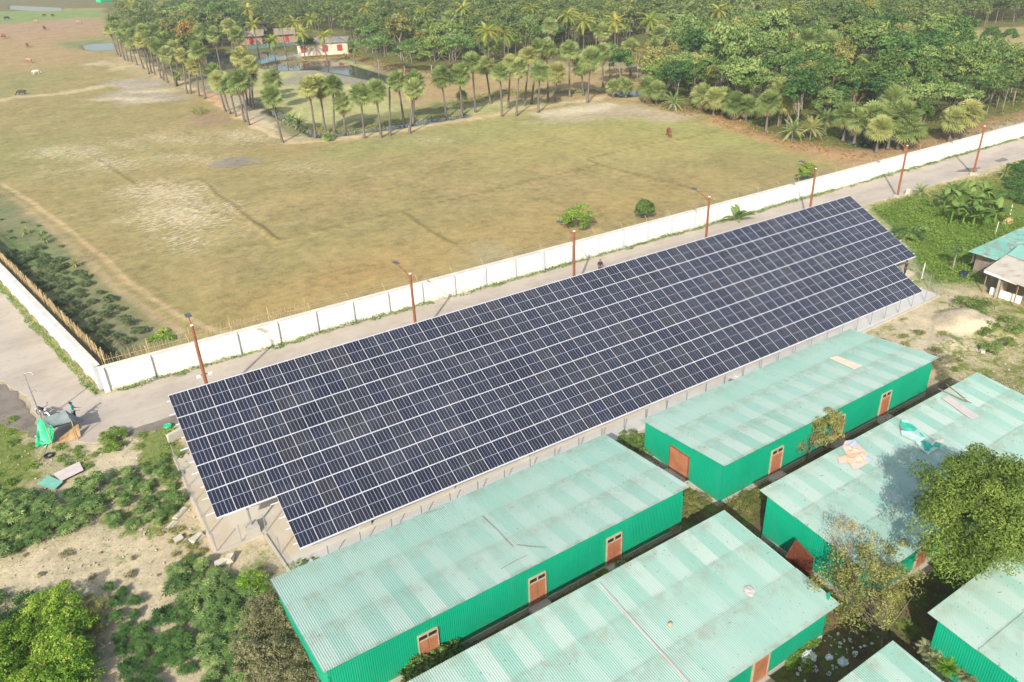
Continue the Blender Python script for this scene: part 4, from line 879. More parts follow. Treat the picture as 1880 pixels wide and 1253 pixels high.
for b_, t_, lb in named: fanpalm(b_, t_, lb, 'fan palms along the sandy path')
fanpalm((716, 249), (715, 163), 'bare crownless palm trunk standing by the sandy path', None, crownless=True)
rrow = [((848, 212), (844, 140)), ((873, 207), (867, 117)), ((901, 191), (892, 122)), ((922, 214), (918, 135)), ((933, 199), (937, 118)), ((948, 213), (953, 127)), ((963, 194), (971, 105)), ((976, 191), (986, 90)), ((988, 207), (991, 133)), ((1006, 186), (1004, 91)), ((1019, 186), (1022, 135)), ((1046, 179), (1045, 96)), ((1071, 176), (1067, 125))]
for b_, t_ in rrow: fanpalm(b_, t_, 'tall fan palm in the long double row behind the grazed field', 'tall fan palms in the double row')
fanpalm((1078, 189), (1085, 110), 'large leaning fan palm at the right end of the double row', None, s=1.2)
fanpalm((1107, 161), (1106, 97), 'fan palm behind the double row beside a yellowish tree', None)
fanpalm((1157, 140), (1157, 92), 'lone fan palm in the brown clearing before the wood', None, s=1.2)
fanpalm(None, (848, 178), 'young fan palm under the double row beside the ditch', None, 2.6, .6)
fanpalm(None, (602, 253), 'seedling fan palm growing on the sandy path edge', None, .5, .5)
for q in ((294, 18), (250, 16), (368, 60), (393, 66), (434, 66), (420, 50), (728, 42), (1106, 60), (1213, 66), (1152, 10), (1371, 12), (1369, 46), (640, 20), (700, 10), (825, 35), (330, 25), (285, 60), (355, 25), (1010, 50), (1270, 20)):
    fanpalm(None, q, 'fan palm crown rising out of the wood beyond the ponds', 'fan palms rising out of the wood', rng.uniform(7.5, 9), 1.1)
for q, lb in (((1482, 78), 'pale fan palm with yellow stalks, left of a touching pair above the wood'), ((1519, 84), 'pale fan palm, right of a touching pair above the wood')): fanpalm(None, q, lb, 'pair of pale fan palms', 8.2, 1.35)
for q, h in (((1436, 170), 5.5), ((1412, 190), 4.5), ((1450, 190), 4), ((1640, 222), 4.2), ((1660, 212), 5), ((1616, 238), 3.4), ((1602, 216), 3.8), ((1555, 214), 3.8), ((1575, 222), 3.5), ((1750, 222), 3.2), ((1778, 210), 4), ((1670, 240), 3.), ((1190, 163), 2.6), ((1206, 168), 2.4), ((1330, 182), 2.6), ((1350, 192), 2.6), ((1312, 184), 2.8), ((1372, 196), 2.3), ((1290, 176), 2.5), ((1640, 185), 5), ((1395, 150), 5)):
    fanpalm(None, q, 'low bushy fan palm on the wood edge facing the field', 'low fan palms on the wood edge', h, rng.uniform(.95, 1.2))
for q in ((1126, 160), (1150, 160), (1142, 155)): fanpalm(None, q, 'small fan palm with orange dead leaves at the end of the sandy path', 'orange leaved small palms at the path end', 2.0, .75)
# ---------------------------------------------------------------- coconut and date palms
CD = [pinnate(60+k).data('crown', F_coco) for k in range(3)]; DDt = [pinnate(70+k, 34, 2.5, (80, -20), .8, .38, .04, .2).data('crown', F_palm) for k in range(2)]
def coconut(q, h, lb, gp=None, s=1.0, name='coconut_palm', data=None, cat='palm tree', mat=None):
    tp = G(*q, h); o = thing(name, lb, cat, (tp[0], tp[1], 0), rng.uniform(0, 6), gp); k = int(rng.integers(0, 3)); tr = link('trunk', TD[k], o); tr.scale = (.8, .8, h)
    c = link('crown', (data or CD)[k % len(data or CD)], o, (0, 0, h)); c.scale = (s,)*3; return o
for q, h in (((1192, 38), 9), ((895, 58), 9), ((925, 62), 8), ((1040, 28), 9), ((1072, 38), 8), ((1320, 20), 9), ((780, 20), 9), ((850, 15), 9), ((975, 15), 9), ((1450, 18), 9), ((240, 8), 9), ((455, 18), 9), ((670, 15), 9), ((345, 15), 9), ((1590, 12), 8), ((1130, 40), 8)):
    coconut(q, h, 'coconut palm with drooping fronds standing among the trees of the wood', 'coconut palms among the trees of the wood', 1.25)
for q, h in (((516, 42), 8), ((500, 74), 6), ((553, 60), 7), ((594, 66), 7), ((568, 36), 9), ((540, 42), 8), ((465, 45), 8)):
    coconut(q, h, 'yellow tinged coconut palm growing round the pond houses', 'coconut palms round the pond houses', 1.1)
for q, lb in (((1600, 128), 'drooping pale coconut palm in the gap between two dark round trees'), ((1628, 148), 'low coconut palm below the pale drooping one in the wood')): coconut(q, 4.5, lb, None, 1.1)
for q, h, lb in (((1222, 42), 5, 'blue green date palm beside the tall coconut palm in the wood'), ((1456, 240), 1.6, 'spiky date palm on the field corner by the wood'), ((1514, 222), 2.4, 'large arching date palm in front of the wood pool'), ((1236, 188), 1.4, 'small date palm at the brown edge of the field'), ((1386, 186), 2.2, 'date palm tucked in the wood edge above the field'), ((1490, 236), 1.8, 'date palm between the spiky one and the arching one'), ((648, 88), 4, 'date palm beside the white house with red shutters')):
    coconut(q, h, lb, None, 1.05 if h < 3 else 1.3, 'date_palm', DDt)
# ---------------------------------------------------------------- woodland trees
proto = {}
proto['round'] = [tree_kind('broadleaf_tree', 'x', 'tree', 100+k, (3.1, 3.1, 2.6), 5.2, 40, .92, 70, .46, F_mid, M['palebark']) for k in range(3)]
proto['tall'] = [tree_kind('broadleaf_tree', 'x', 'tree', 110+k, (2.3, 2.3, 3.3), 6.2, 34, .85, 70, .44, F_mid, M['palebark']) for k in range(2)]
proto['flat'] = [tree_kind('umbrella_tree', 'x', 'tree', 120+k, (4.0, 4.0, 1.3), 6.0, 34, 1.0, 75, .40, F_light, M['palebark'], .13, 10, flat=.4) for k in range(2)]
proto['thin'] = [tree_kind('slender_tree', 'x', 'tree', 130+k, (1.7, 1.7, 2.0), 5.4, 15, .75, 60, .34, F_mid, M['palebark'], .09, 5) for k in range(2)]
proto['bare'] = [tree_kind('sparse_tree', 'x', 'tree', 140+k, (2.2, 2.2, 2.4), 5.2, 16, .6, 22, .28, F_dry, M['palebark'], .11, 14) for k in range(2)]
ALL = []
LBL = {'round': ('round', 'broadleaf tree'), 'tall': ('tall oval', 'tree'), 'flat': ('flat topped feathery', 'tree'), 'thin': ('slim', 'tree'), 'bare': ('thin crowned branchy', 'tree')}
MATN = {F_mid.name: 'green', F_dark.name: 'dark green', F_light.name: 'light green', F_olive.name: 'olive', F_dry.name: 'yellow brown'}
def region(x, y):
    if x < 38: return 'at the far end of the meadow'
    px = x/max(y, 1)
    if y > 190: return 'round the pond houses and behind them' if px < .62 else 'deep in the wood beyond the palm row'
    if px > 1.9: return 'near the white wall where the wood meets the road'
    if px > 1.25: return 'in the wood beyond the field corner'
    return 'in the wood right of the palm row'
def plant(kind, x, y, s, mat=None, label=None, rz=None, group=None):
    pr = proto[kind][int(rng.integers(0, len(proto[kind])))]; mname = (mat or pr.children[0].material_slots[0].material if False else mat)
    dm = mat or {'round': F_mid, 'tall': F_mid, 'flat': F_light, 'thin': F_mid, 'bare': F_dry}[kind]
    a, b_ = LBL[kind]; lb = label or f"{a} {MATN[dm.name]} {b_} {region(x, y)}"
    o = dup(pr, (x, y, 0), rng.uniform(0, 6.28) if rz is None else rz, (s*rng.uniform(.9, 1.1), s*rng.uniform(.9, 1.1), s*rng.uniform(.9, 1.1)), lb, group or ('trees '+region(x, y)))
    if mat is not None: setmat(o, 'crown', mat)
    ALL.append((x, y, s*2.6)); return o
expl = [('round', 1650, 95, 5.5, 1.35, F_dark), ('round', 1628, 82, 5.5, 1.1, F_dark), ('tall', 1565, 48, 6, 1.2, F_mid), ('round', 1590, 78, 5.5, 1.3, F_mid), ('round', 1722, 85, 5.5, 1.05, F_mid), ('round', 1412, 55, 6, 1.4, F_light), ('round', 1412, 100, 5, 1.2, F_light), ('round', 1330, 92, 5.5, 1.45, F_light), ('round', 1375, 70, 5.5, 1.3, F_mid), ('flat', 1300, 122, 5.5, 1.0, F_light), ('flat', 1382, 125, 5.5, 1.0, F_dark),
        ('round', 1245, 145, 5, .9, F_dark), ('round', 1222, 150, 4.5, .75, F_dark), ('flat', 1660, 168, 4.5, 1.0, F_light), ('flat', 1612, 160, 4.5, .8, F_mid), ('flat', 1700, 185, 4.5, 1., F_light), ('round', 1760, 118, 4.8, .95, F_light), ('round', 1800, 112, 4.8, 1., F_mid), ('round', 1850, 105, 5, 1., F_mid), ('flat', 1830, 145, 4.5, .9, F_light), ('flat', 1780, 150, 4.5, .95, F_light), ('tall', 1870, 150, 4.5, .85, F_mid), ('round', 1735, 150, 4, .75, F_light), ('thin', 1558, 155, 4.5, .9, F_dark),
        ('round', 1815, 82, 3, .7, F_dark), ('round', 1850, 78, 3, .6, F_dark), ('flat', 1480, 122, 4, .75, F_mid), ('flat', 1530, 118, 4, .7, F_mid), ('bare', 1415, 165, 4, .8, F_olive), ('thin', 1357, 140, 5, 1.1, F_olive), ('round', 1140, 118, 4.5, .9, F_dark), ('bare', 1172, 102, 5, 1., F_dry), ('round', 1195, 118, 5, 1, F_olive), ('tall', 1120, 115, 4, .8, F_light), ('round', 790, 95, 5, 1.1, F_mid), ('flat', 830, 80, 6, 1.2, F_light), ('flat', 740, 100, 5, .9, F_mid), ('flat', 690, 85, 6, 1.1, F_light), ('flat', 680, 55, 6, 1.1, F_light), ('round', 563, 86, 3.5, .75, F_dark), ('round', 335, 48, 5, 1.1, F_dry), ('round', 345, 70, 5, 1.1, F_dry), ('round', 300, 60, 5, 1.1, F_olive), ('flat', 335, 25, 6, 1.4, F_light), ('flat', 410, 22, 6, 1.5, F_light), ('round', 365, 85, 4.5, .9, F_mid), ('tall', 1690, 230, 3, .6, F_mid), ('flat', 1745, 190, 4, .9, F_light), ('flat', 1795, 180, 4, .9, F_mid), ('thin', 1850, 165, 4, .9, F_mid), ('thin', 1820, 172, 4, .9, F_light)]
for kd, px, py, h, s, mt_ in expl:
    p = G(px, py, h*s); plant(kd, p[0], p[1], s, mt_)
woodp = [WP(q) for q in ([(1200, 60), (1195, 180), (1240, 190), (1330, 202), (1420, 238), (1480, 250), (1540, 225), (1620, 222), (1690, 250), (1990, 180), (2000, 160), (1880, 152), (1760, 140), (1735, 60), (1880, 42), (2060, 30), (2060, -40), (1700, -40), (1100, -50), (190, -30), (205, 30), (260, 80), (330, 112), (440, 112), (470, 62), (640, 60), (655, 98), (740, 118), (905, 124), (960, 100), (1110, 98)],)]
clear = [WP(q) for q in ([(1485, 142), (1560, 140), (1585, 165), (1500, 172)], [(1545, 225), (1620, 225), (1650, 262), (1560, 275)], [(370, 92), (560, 88), (640, 92), (640, 104), (470, 130), (380, 128)])]
def cand(n_, poly):
    mn, mx_ = poly.min(0), poly.max(0); mx_ = np.minimum(mx_, [640, 950]); p = rng.uniform(mn, mx_, (n_, 2)); ok = inpoly(p, poly)
    for c in clear: ok &= ~inpoly(p, c)
    return p[ok]
pts = np.vstack([cand(60000, woodp[0]), cand(3000, WP([(-300, 2), (60, 6), (205, 2), (205, -40), (-300, -40)]))]); dd_ = np.linalg.norm(pts, axis=1)
# keep what the camera can see, with a margin
v_ = np.c_[pts, np.full(len(pts), 4.)]-[0, 0, CAMH]; q_ = v_ @ RW; u_ = 940+FPX*q_[:, 0]/q_[:, 2]; w__ = 626.5+FPX*q_[:, 1]/q_[:, 2]
ok = (q_[:, 2] > 0) & (u_ > -60) & (u_ < 1960) & (w__ > -60); pts, dd_ = pts[ok], dd_[ok]
o_ = np.argsort(dd_+rng.uniform(0, 14, len(dd_))); kept = [(a, b_, c*.75) for a, b_, c in ALL]; near_, far_ = [], []
KX = np.array([k[:2] for k in kept]); KR = np.array([k[2] for k in kept])
for i in o_:
    p = pts[i]; rr2 = rng.uniform(1.7, 2.7)*max(1, dd_[i]/270)
    if np.any(np.hypot(KX[:, 0]-p[0], KX[:, 1]-p[1]) < (KR+rr2)*.82): continue
    KX = np.vstack([KX, p]); KR = np.r_[KR, rr2]; (near_ if len(near_) < 225 else far_).append((p, rr2))
    if len(far_) > 1500: break
for p, rr2 in near_:
    kd = rng.choice(['round', 'tall', 'flat', 'thin', 'bare'], p=[.34, .14, .3, .14, .08]); mt_ = [F_mid, F_dark, F_light, F_olive, None][int(rng.choice(5, p=[.36, .22, .24, .12, .06]))]
    if kd == 'bare': mt_ = F_dry if rng.random() < .5 else F_olive
    plant(kd, p[0], p[1], rr2/2.5*rng.uniform(.9, 1.25), mt_ or F_mid)
g = Geo(); keep = rng; tg_ = Geo()
for p, rr2 in far_:
    n_ = 30; c, d = onell(12, (rr2*1.15, rr2*1.15, rng.uniform(1.2, 2.8)*min(1.4, max(1, rr2/2.5))), -.1); c[:, 2] += rng.uniform(3.4, 6.2); c[:, :2] += p; tt = rng.uniform(0, 1)
    for k in range(len(c)):
        q, nn = onell(n_, np.array([1.15, 1.15, .85])*max(1, rr2/2.4), -.3); leaves(g, q+c[k], nn*[1, 1, .6]+[0, 0, .5], rng.uniform(.5, .9, len(q)), np.clip(tt+rng.normal()*.18+rng.normal(size=len(q))*.1, 0, 1))
    tg_.tube([[*p, 0], [*p, 5.]], [.13, .07], 4, cap=False)
ds = foliage('far_leaf', S(84, 104, 56), S(116, 134, 70), S(158, 164, 92))
wd_ = tag(g.obj('distant_woods', ds), kind='stuff'); tg_.obj('trunks', M['bark'], wd_)
for v in proto.values():
    for o in v: remove(o)
# undergrowth of the wood: leaf litter level plants nobody could count
def scatter(name, polys, n_, ls, hgt, mat, world=False, aspect=.5, clump=.5, seed=3, tall=0., z0=0.):
    global rng; g = Geo()
    for q in polys:
        pw = np.asarray(q, float) if world else WP(q); mn, mx_ = pw.min(0), pw.max(0); A = abs(np.sum(pw[:, 0]*np.roll(pw[:, 1], -1)-np.roll(pw[:, 0], -1)*pw[:, 1]))/2
        m_ = int(n_*A); p = rng.uniform(mn, mx_, (int(m_*((mx_-mn).prod()/A))+1, 2)); p = p[inpoly(p, pw)]; nz = fnoise(p+200, .45, seed, 3); p = p[nz > clump-.12+rng.random(len(p))*.12]; nz = fnoise(p+200, .45, seed, 3)
        h = hgt*np.clip((nz-clump)*3+.3, .1, 1.3)*rng.uniform(.2, 1, len(p)); C = np.c_[p, z0+h]; nn = np.tile([0, 0, 1.], (len(p), 1))
        leaves(g, C, nn, ls*rng.uniform(.6, 1.3, len(p)), np.clip(fnoise(p+90, .9, seed+1, 3)*1.3-.15+rng.normal(size=len(p))*.12, 0, 1), aspect, .8+tall)
    return tag(g.obj(name, mat), kind='stuff')
scatter('undergrowth', [[(1190, 182), (1240, 196), (1330, 208), (1420, 245), (1480, 262), (1600, 280), (1690, 258), (1880, 205), (1880, 150), (1500, 120), (1200, 120)]], 1.6, .45, 1.3, F_mid, clump=.42)
# ---------------------------------------------------------------- near trees
def single(name, label, cat, seed, px, py, hc, R, ncl, clr, per, ls, leafm, barkm, tr=.12, nl=8, base=None, **k):
    p = G(px, py, hc); b_ = p if base is None else base; g, c = crown(seed, R, hc, ncl, clr, per, ls, **k); c0 = np.array([p[0]-b_[0], p[1]-b_[1], 0])
    o = thing(name, label, cat, (b_[0], b_[1], 0)); g.V = [v+c0 for v in g.V]; c = c+c0; g.obj('crown', leafm, o); trunkgeo(seed+3, hc, tr, c, nl).obj('trunk', barkm, o, True); return o
single('leafy_tree', 'big leafy green tree overhanging two shed roofs at the right edge', 'tree', 201, 1806, 940, 6.2, (3.2, 2.9, 2.5), 190, .72, 270, .17, foliage('mango_leaf', S(88, 114, 46), S(130, 154, 66), S(178, 194, 98)), M['bark'], .2, 12, aspect=.36, inn=.15, base=(39.6, 13.5), low=-.75)
single('thorny_tree', 'thin leaved yellowish tree filling the crossing between four sheds', 'tree', 202, 1590, 1062, 2.9, (2.6, 2.2, 1.9), 150, .40, 85, .10, F_olive, M['bark'], .06, 30, base=(28.8, 13.3), low=-1., inn=.1)
single('thorny_tree', 'dry brown twiggy tree reaching over the edge of the shed with rags', 'tree', 203, 1545, 985, 3.9, (1.2, 1.0, .9), 26, .35, 34, .08, F_dry, M['bark'], .04, 14, base=(29.4, 15.6))
single('small_tree', 'small bushy tree leaning on the front wall of the shed with cream board', 'tree', 204, 1516, 790, 2.2, (1.2, .9, 1.1), 30, .4, 150, .11, F_olive, M['bark'], .07, 10)
single('small_tree', 'low spreading bush left of the small tree at the shed front', 'tree', 205, 1485, 812, 1.5, (.9, .6, .5), 14, .35, 120, .11, F_scrub, M['bark'], .05, 8)
# grazed field bushes
for q, R, lb, mt_, s in (((1063, 402), (1.75, 1.6, 1.4), 'bright green round bush in the field just behind the wall', F_weed, 210), ((1185, 382), (1.1, .9, .8), 'smaller rounded bush in the field right of the brightest one', F_mid, 211), ((1481, 314), (1.1, .9, .9), 'green bush behind the wall by the fifth lamp', F_weed, 212)):
    single('field_bush', lb, 'bush', s, *q, 1.4, R, 54, .42, 120, .16, mt_, M['bark'], .05, 8, low=-.6)
# bushes by patch: prototypes, then copies
def protoshrub(name, k0, mat, n_=3, star=False, R=(.62, .62, .42), Hc=.45, ncl=16, clr=.2, per=12, ls=.26, bark=True):
    out = []
    for k in range(n_):
        o = thing(name, 'x', 'shrub'); shrub_geo(k0+k, R, Hc, ncl, clr, per, ls, star).obj('leaves', mat, o)
        g = Geo()
        for j in range(5): a = j*1.25+k; g.tube([[0, 0, -.05], [cos(a)*R[0]*.3, sin(a)*R[0]*.3, Hc*.6], [cos(a)*R[0]*.7, sin(a)*R[0]*.7, Hc*1.1]], [.025, .018, .01], 4, cap=False)
        g.obj('stems', M['bark'], o); out.append(o)
    return out
PS = {'castor': protoshrub('castor_shrub', 300, F_castor, 4, True, (.5, .5, .42), .4, ncl=15, clr=.16, per=5, ls=.46), 'scrub': protoshrub('scrub_bush', 310, F_scrub, 3, False, (.7, .7, .55), .5, 26, .25, 75, .075),
      'bright': protoshrub('vine_bush', 320, F_bright, 3, False, (1.1, 1.1, .95), 1.0, 40, .36, 110, .11), 'green': protoshrub('leafy_bush', 330, F_mid, 3, False, (.6, .6, .45), .42, 22, .24, 65, .10), 'weed': protoshrub('weed_clump', 340, F_weed, 3, False, (.42, .42, .12), .10, 16, .15, 30, .085), 'dark': protoshrub('leafy_bush', 350, F_dark, 3, False, (.9, .9, .6), .55, 26, .32, 70, .15)}
def patch(kind, poly, spacing, label, group, s=(.8, 1.25), mat=None, world=False, seedn=0):
    global rng
    pw = np.asarray(poly, float) if world else WP(poly); mn, mx_ = pw.min(0), pw.max(0); p = rng.uniform(mn, mx_, (4000, 2)); p = p[inpoly(p, pw)]; K = []
    for q in p:
        if all((q[0]-a[0])**2+(q[1]-a[1])**2 > spacing**2 for a in K): K.append(q)
    for q in K:
        pr = PS[kind][int(rng.integers(0, len(PS[kind])))]; k = rng.uniform(*s); o = dup(pr, (q[0], q[1], 0), rng.uniform(0, 6.28), (k*rng.uniform(.9, 1.1), k*rng.uniform(.9, 1.1), k*rng.uniform(.55, .95)), label, group)
        if mat: setmat(o, 'leaves', mat)
    return K
patch('castor', [(-40, 915), (60, 920), (120, 912), (185, 885), (178, 930), (150, 975), (60, 1000), (10, 1025), (-40, 1030)], .78, 'castor plant in the broad thicket below the tin sheets at the left edge', 'castor thicket below the tin sheets', (.9, 1.25))
patch('castor', [(175, 930), (235, 870), (300, 855), (330, 880), (325, 930), (290, 965), (225, 975), (185, 955)], .85, 'castor plant in the patch left of the wire fence', 'castor patch left of the wire fence', (.65, 1.05))
patch('castor', [(300, 1060), (350, 1040), (385, 1035), (380, 1065), (330, 1090)], .8, 'castor plant in the narrow strip below the fallen pale blocks', 'castor strip below the pale blocks')
patch('castor', [(350, 1085), (400, 1060), (465, 1075), (470, 1140), (475, 1280), (380, 1290), (375, 1200), (345, 1130)], .78, 'castor plant in the tall thicket left of the nearest shed corner', 'castor thicket left of the shed corner', (.85, 1.2))
patch('castor', [(225, 1165), (290, 1160), (300, 1210), (290, 1280), (240, 1280), (225, 1220)], .85, 'castor plant in the clump right of the bright vine heap', 'castor clump right of the vine heap', (.7, 1.0), F_dark)
patch('castor', [(300, 1130), (335, 1125), (350, 1180), (345, 1240), (310, 1225)], .8, 'dark castor plant in the slim clump between two larger thickets', 'slim dark castor clump', (.75, 1.1), F_dark)
patch('castor', [(200, 1105), (250, 1100), (262, 1140), (230, 1160), (205, 1140)], .85, 'bluish dark castor plant on the sand above the clumps', 'bluish castor plants on the sand', (.6, .9), F_dark)
patch('castor', [(190, 1075), (222, 1072), (225, 1092), (195, 1095)], .9, 'small bluish castor plant alone on the sand', 'small castor plants alone on the sand', (.6, .8), F_dark)
patch('bright', [(50, 1175), (80, 1135), (130, 1120), (140, 1160), (120, 1200), (150, 1235), (190, 1290), (90, 1300), (-20, 1300), (-40, 1230), (20, 1210)], 1.0, 'bright yellow green vine mound in the heap at the bottom left corner', 'vine heap in the bottom left corner', (.6, 1.1))
patch('green', [(20, 1150), (90, 1120), (165, 1120), (175, 1180), (165, 1260), (0, 1280)], 1.3, 'darker leafy bush mixed into the bright vine heap', 'leafy bushes in the vine heap', (1.1, 1.7), F_bright)
patch('scrub', [(160, 1100), (190, 1100), (195, 1180), (165, 1190)], .8, 'reddish brown dying bush at the right flank of the vine heap', 'dying bushes beside the vine heap', (.5, .8), F_olive)
patch('dark', [(-40, 1105), (30, 1100), (60, 1130), (20, 1180), (-40, 1200)], 1.2, 'dark leafy bush behind the vine heap at the left edge', 'dark bushes behind the vine heap', (.6, .9))
patch('scrub', [(470, 1130), (520, 1105), (560, 1150), (575, 1200), (560, 1270), (480, 1290), (455, 1200)], .68, 'grey green scrub bush against the end of the nearest left shed', 'scrub at the end of the left shed', (.9, 1.35))
patch('bright', [(505, 1120), (525, 1115), (532, 1140), (512, 1145)], .8, 'yellow green climber on the end of the left shed', 'climbers on the left shed end', (.45, .6))
patch('scrub', [(538, 1105), (556, 1100), (560, 1122), (545, 1128)], .8, 'twiggy bush leaning over the end of the left shed roof', 'twiggy bushes over the roof end', (.9, 1.1))
patch('bright', [(455, 1070), (485, 1062), (492, 1088), (465, 1100)], .9, 'light green bush between the pad corner and the shed', 'light green bushes by the pad corner', (.4, .6))
patch('weed', [(530, 1045), (575, 1028), (572, 1042), (540, 1056)], .5, 'creeper with yellow green leaves at the rear corner of the left shed', 'creeper at the rear corner of the left shed', (.8, 1.0), F_bright)
patch('green', [(1150, 800), (1190, 815), (1232, 838), (1225, 850), (1180, 835), (1140, 812)], .75, 'leafy bush in the gap left of the brown double door', 'bushes in the gap by the double door', (.8, 1.2))
patch('scrub', [(1255, 905), (1300, 925), (1260, 950), (1240, 935)], .7, 'reddish scrub at the corner between the two front sheds', 'reddish scrub between the front sheds', (.5, .8), F_olive)
patch('scrub', [(1340, 930), (1390, 900), (1395, 940), (1370, 955)], .7, 'reddish scrub in the alley mouth before the wide shed', 'reddish scrub in the alley mouth', (.5, .8), F_olive)
patch('green', [(1215, 960), (1245, 945), (1240, 975), (1215, 985)], .8, 'small plant with whitish leaves at the shed wall', 'whitish plants at the shed wall', (.6, .8), F_feather)
patch('dark', [(5, 470), (60, 455), (125, 485), (205, 555), (255, 590), (262, 622), (200, 655), (150, 610), (90, 545)], 1.45, 'dark green bush in the wet thicket behind the side road wall', 'dark thicket behind the side road wall', (.4, .8), F_swamp)
patch('weed', [(0, 400), (60, 400), (120, 450), (110, 500), (20, 470)], 3.2, 'little dark weed tuft on the swampy strip inside the side wall', 'weed tufts on the swampy strip', (.6, 1.), F_dark)
for q, lb in (((76, 434), 'yellow fern palm beside the wheel track'), ((83, 441), 'smaller fern palm touching the one beside the wheel track'), ((138, 484), 'orange based fern palm nearest the dark thicket'), ((46, 425), 'faint green fern palm deepest in the swampy strip')): coconut(q, .35, lb, None, .32, 'fern_palm', DDt, 'fern')
patch('weed', [(278, 620), (312, 606), (310, 625), (285, 632)], 1.3, 'yellow flowering weed against the bamboo fence', 'flowering weeds against the bamboo fence', (1.2, 1.8), F_bright)
patch('green', [(190, 798), (228, 796), (226, 828), (192, 832)], .6, 'short leafy weed on the small square patch by the road', 'leafy weeds on the square patch', (.5, .7), F_weed)
patch('weed', [(250, 800), (330, 785), (345, 845), (290, 870), (255, 850)], 1.3, 'green weed clump between the footpath and the array', 'weed clumps between footpath and array', (.7, 1.2))
patch('weed', [(-40, 740), (50, 790), (70, 860), (10, 900), (-40, 890)], 1.5, 'green weed clump beside the dark verge of the side road', 'weed clumps beside the dark verge', (.7, 1.2))
patch('weed', [(105, 815), (170, 830), (175, 862), (110, 850)], .9, 'weed clump below the leaning plywood board', 'weed clumps below the plywood board', (.8, 1.2))
patch('weed', [(40, 1020), (260, 1000), (300, 1060), (160, 1080), (30, 1080)], 1.5, 'small weed tuft scattered on the bare sand', 'weed tufts on the bare sand', (.25, .9), F_scrub)
patch('weed', [(290, 955), (370, 1000), (385, 1040), (310, 1030)], .8, 'weed clump among the fallen pale blocks', 'weed clumps among the pale blocks', (.6, 1.1), F_olive)
patch('green', [(1450, 1110+60), (1470, 1165), (1500, 1200), (1470, 1230), (1440, 1215)], .6, 'lush low bush on the plinth edge beside the white bag', 'low bushes beside the white bag', (.6, .9), F_weed)
patch('green', [(1760, 560), (1800, 560), (1815, 590), (1780, 600)], 1.2, 'leafy bush by the sand mound', 'bushes by the sand mound', (.9, 1.3))
patch('green', [(1800, 600), (1870, 590), (1880, 640), (1820, 650)], 1.6, 'leafy bush on the rough ground right of the sand mound', 'bushes right of the sand mound', (.8, 1.2))
patch('weed', [(1560, 700-60), (1650, 620), (1740, 600), (1760, 680), (1720, 690), (1640, 650)], 1.5, 'grass tuft on the sandy waste between array and mound', 'grass tufts on the sandy waste', (.8, 1.3), F_grass)
patch('scrub', [(1710, 650), (1740, 665), (1735, 720), (1715, 700)], .9, 'dry scrub clump at the far end of the front alley', 'dry scrub at the alley end', (.5, .9), F_scrub)
patch('dark', [(1850, 320), (1890, 300), (1900, 380), (1850, 370)], 1.8, 'dark green bush right of the banana clump', 'dark bushes right of the bananas', (.9, 1.2))
patch('dark', [(1650, 425), (1685, 425), (1685, 445), (1652, 445)], 1.4, 'bluish bush beside the array\'s far end', 'bluish bushes by the array end', (.8, 1.), F_castor)
# bananas, papaya, climbing greens on the right
BD = [banana_geo(400+k).data('leaves', F_banana) for k in range(3)]
def banana(px, py, h, s, label, group=None):
    p = G(px, py, h); o = thing('banana_plant', label, 'banana plant', (p[0], p[1], 0), rng.uniform(0, 6), group); g = Geo(); g.tube([[0, 0, -.1], [0, 0, h*.6], [0, 0, h]], [.13, .10, .07], 7); g.obj('stem', F_weed, o)
    c = link('leaves', BD[int(rng.integers(0, 3))], o, (0, 0, h-.1)); c.scale = (s,)*3; return o
for px, py in ((1735, 370), (1752, 362), (1768, 378), (1785, 372), (1800, 380), (1790, 398), (1770, 400), (1812, 362), (1822, 378), (1750, 388), (1805, 402), (1830, 392), (1780, 352)): banana(px, py, rng.uniform(.9, 1.6), rng.uniform(1.05, 1.4), 'broad leaved banana plant in the clump above the lush green slope', 'banana clump above the green slope')
banana(1357, 402, .5, 1.25, 'young banana plant standing by the road behind the array')
def papaya(px, py, h, label, s=1.):
    p = G(px, py, h); o = thing('papaya_tree', label, 'papaya tree', (p[0], p[1], 0)); g = Geo(); g.tube([[0, 0, -.1], [.03, 0, h]], [.09, .05], 7); g.obj('trunk', M['palebark'], o)
    shrub_geo(int(px), (.75*s, .75*s, .35*s), h, 22, .2, 4, .5*s, True, -.3).obj('crown', F_castor, o)
papaya(1757, 462, 1.9, 'papaya tree with a bare trunk on the lush green slope')
for q, lb in (((1690, 352), 'yellow banana like palm on the verge by the lamp footing'), ((1845, 318), 'yellowing date palm on the slope above the bananas')): coconut(q, .5, lb, None, .55, 'date_palm', DDt)
# feathery plants by shed E
for k, (px, py, s) in enumerate(((1701, 1188, .62), (1712, 1210, .6), (1740, 1225, .8), (1755, 1212, .7), (1775, 1240, .6), (1792, 1225, .6), (1812, 1238, .62), (1735, 1208, .6), (1800, 1250, .6))):
    p = G(px, py, 1.3); o = thing('feathery_shrub', 'feathery pale shrub growing against the end wall of the corner shed', 'shrub', (p[0], p[1], 0), rng.uniform(0, 6), 'feathery shrubs against the end wall')
    g = Geo(); r = np.random.default_rng(k)
    for j in range(46): frond(g, j*2.4, rad(r.uniform(0, 85)), s*r.uniform(.6, 1.), .9, r.uniform(.2, 1), r, 9, .17, .02)
    c = g.obj('leaves', F_bright if k in (2, 3) else F_feather, o, loc=(0, 0, 1.2)); g = Geo(); g.tube([[0, 0, -.1], [0, 0, 1.25]], [.05, .03], 6); g.obj('stem', M['bark'], o)
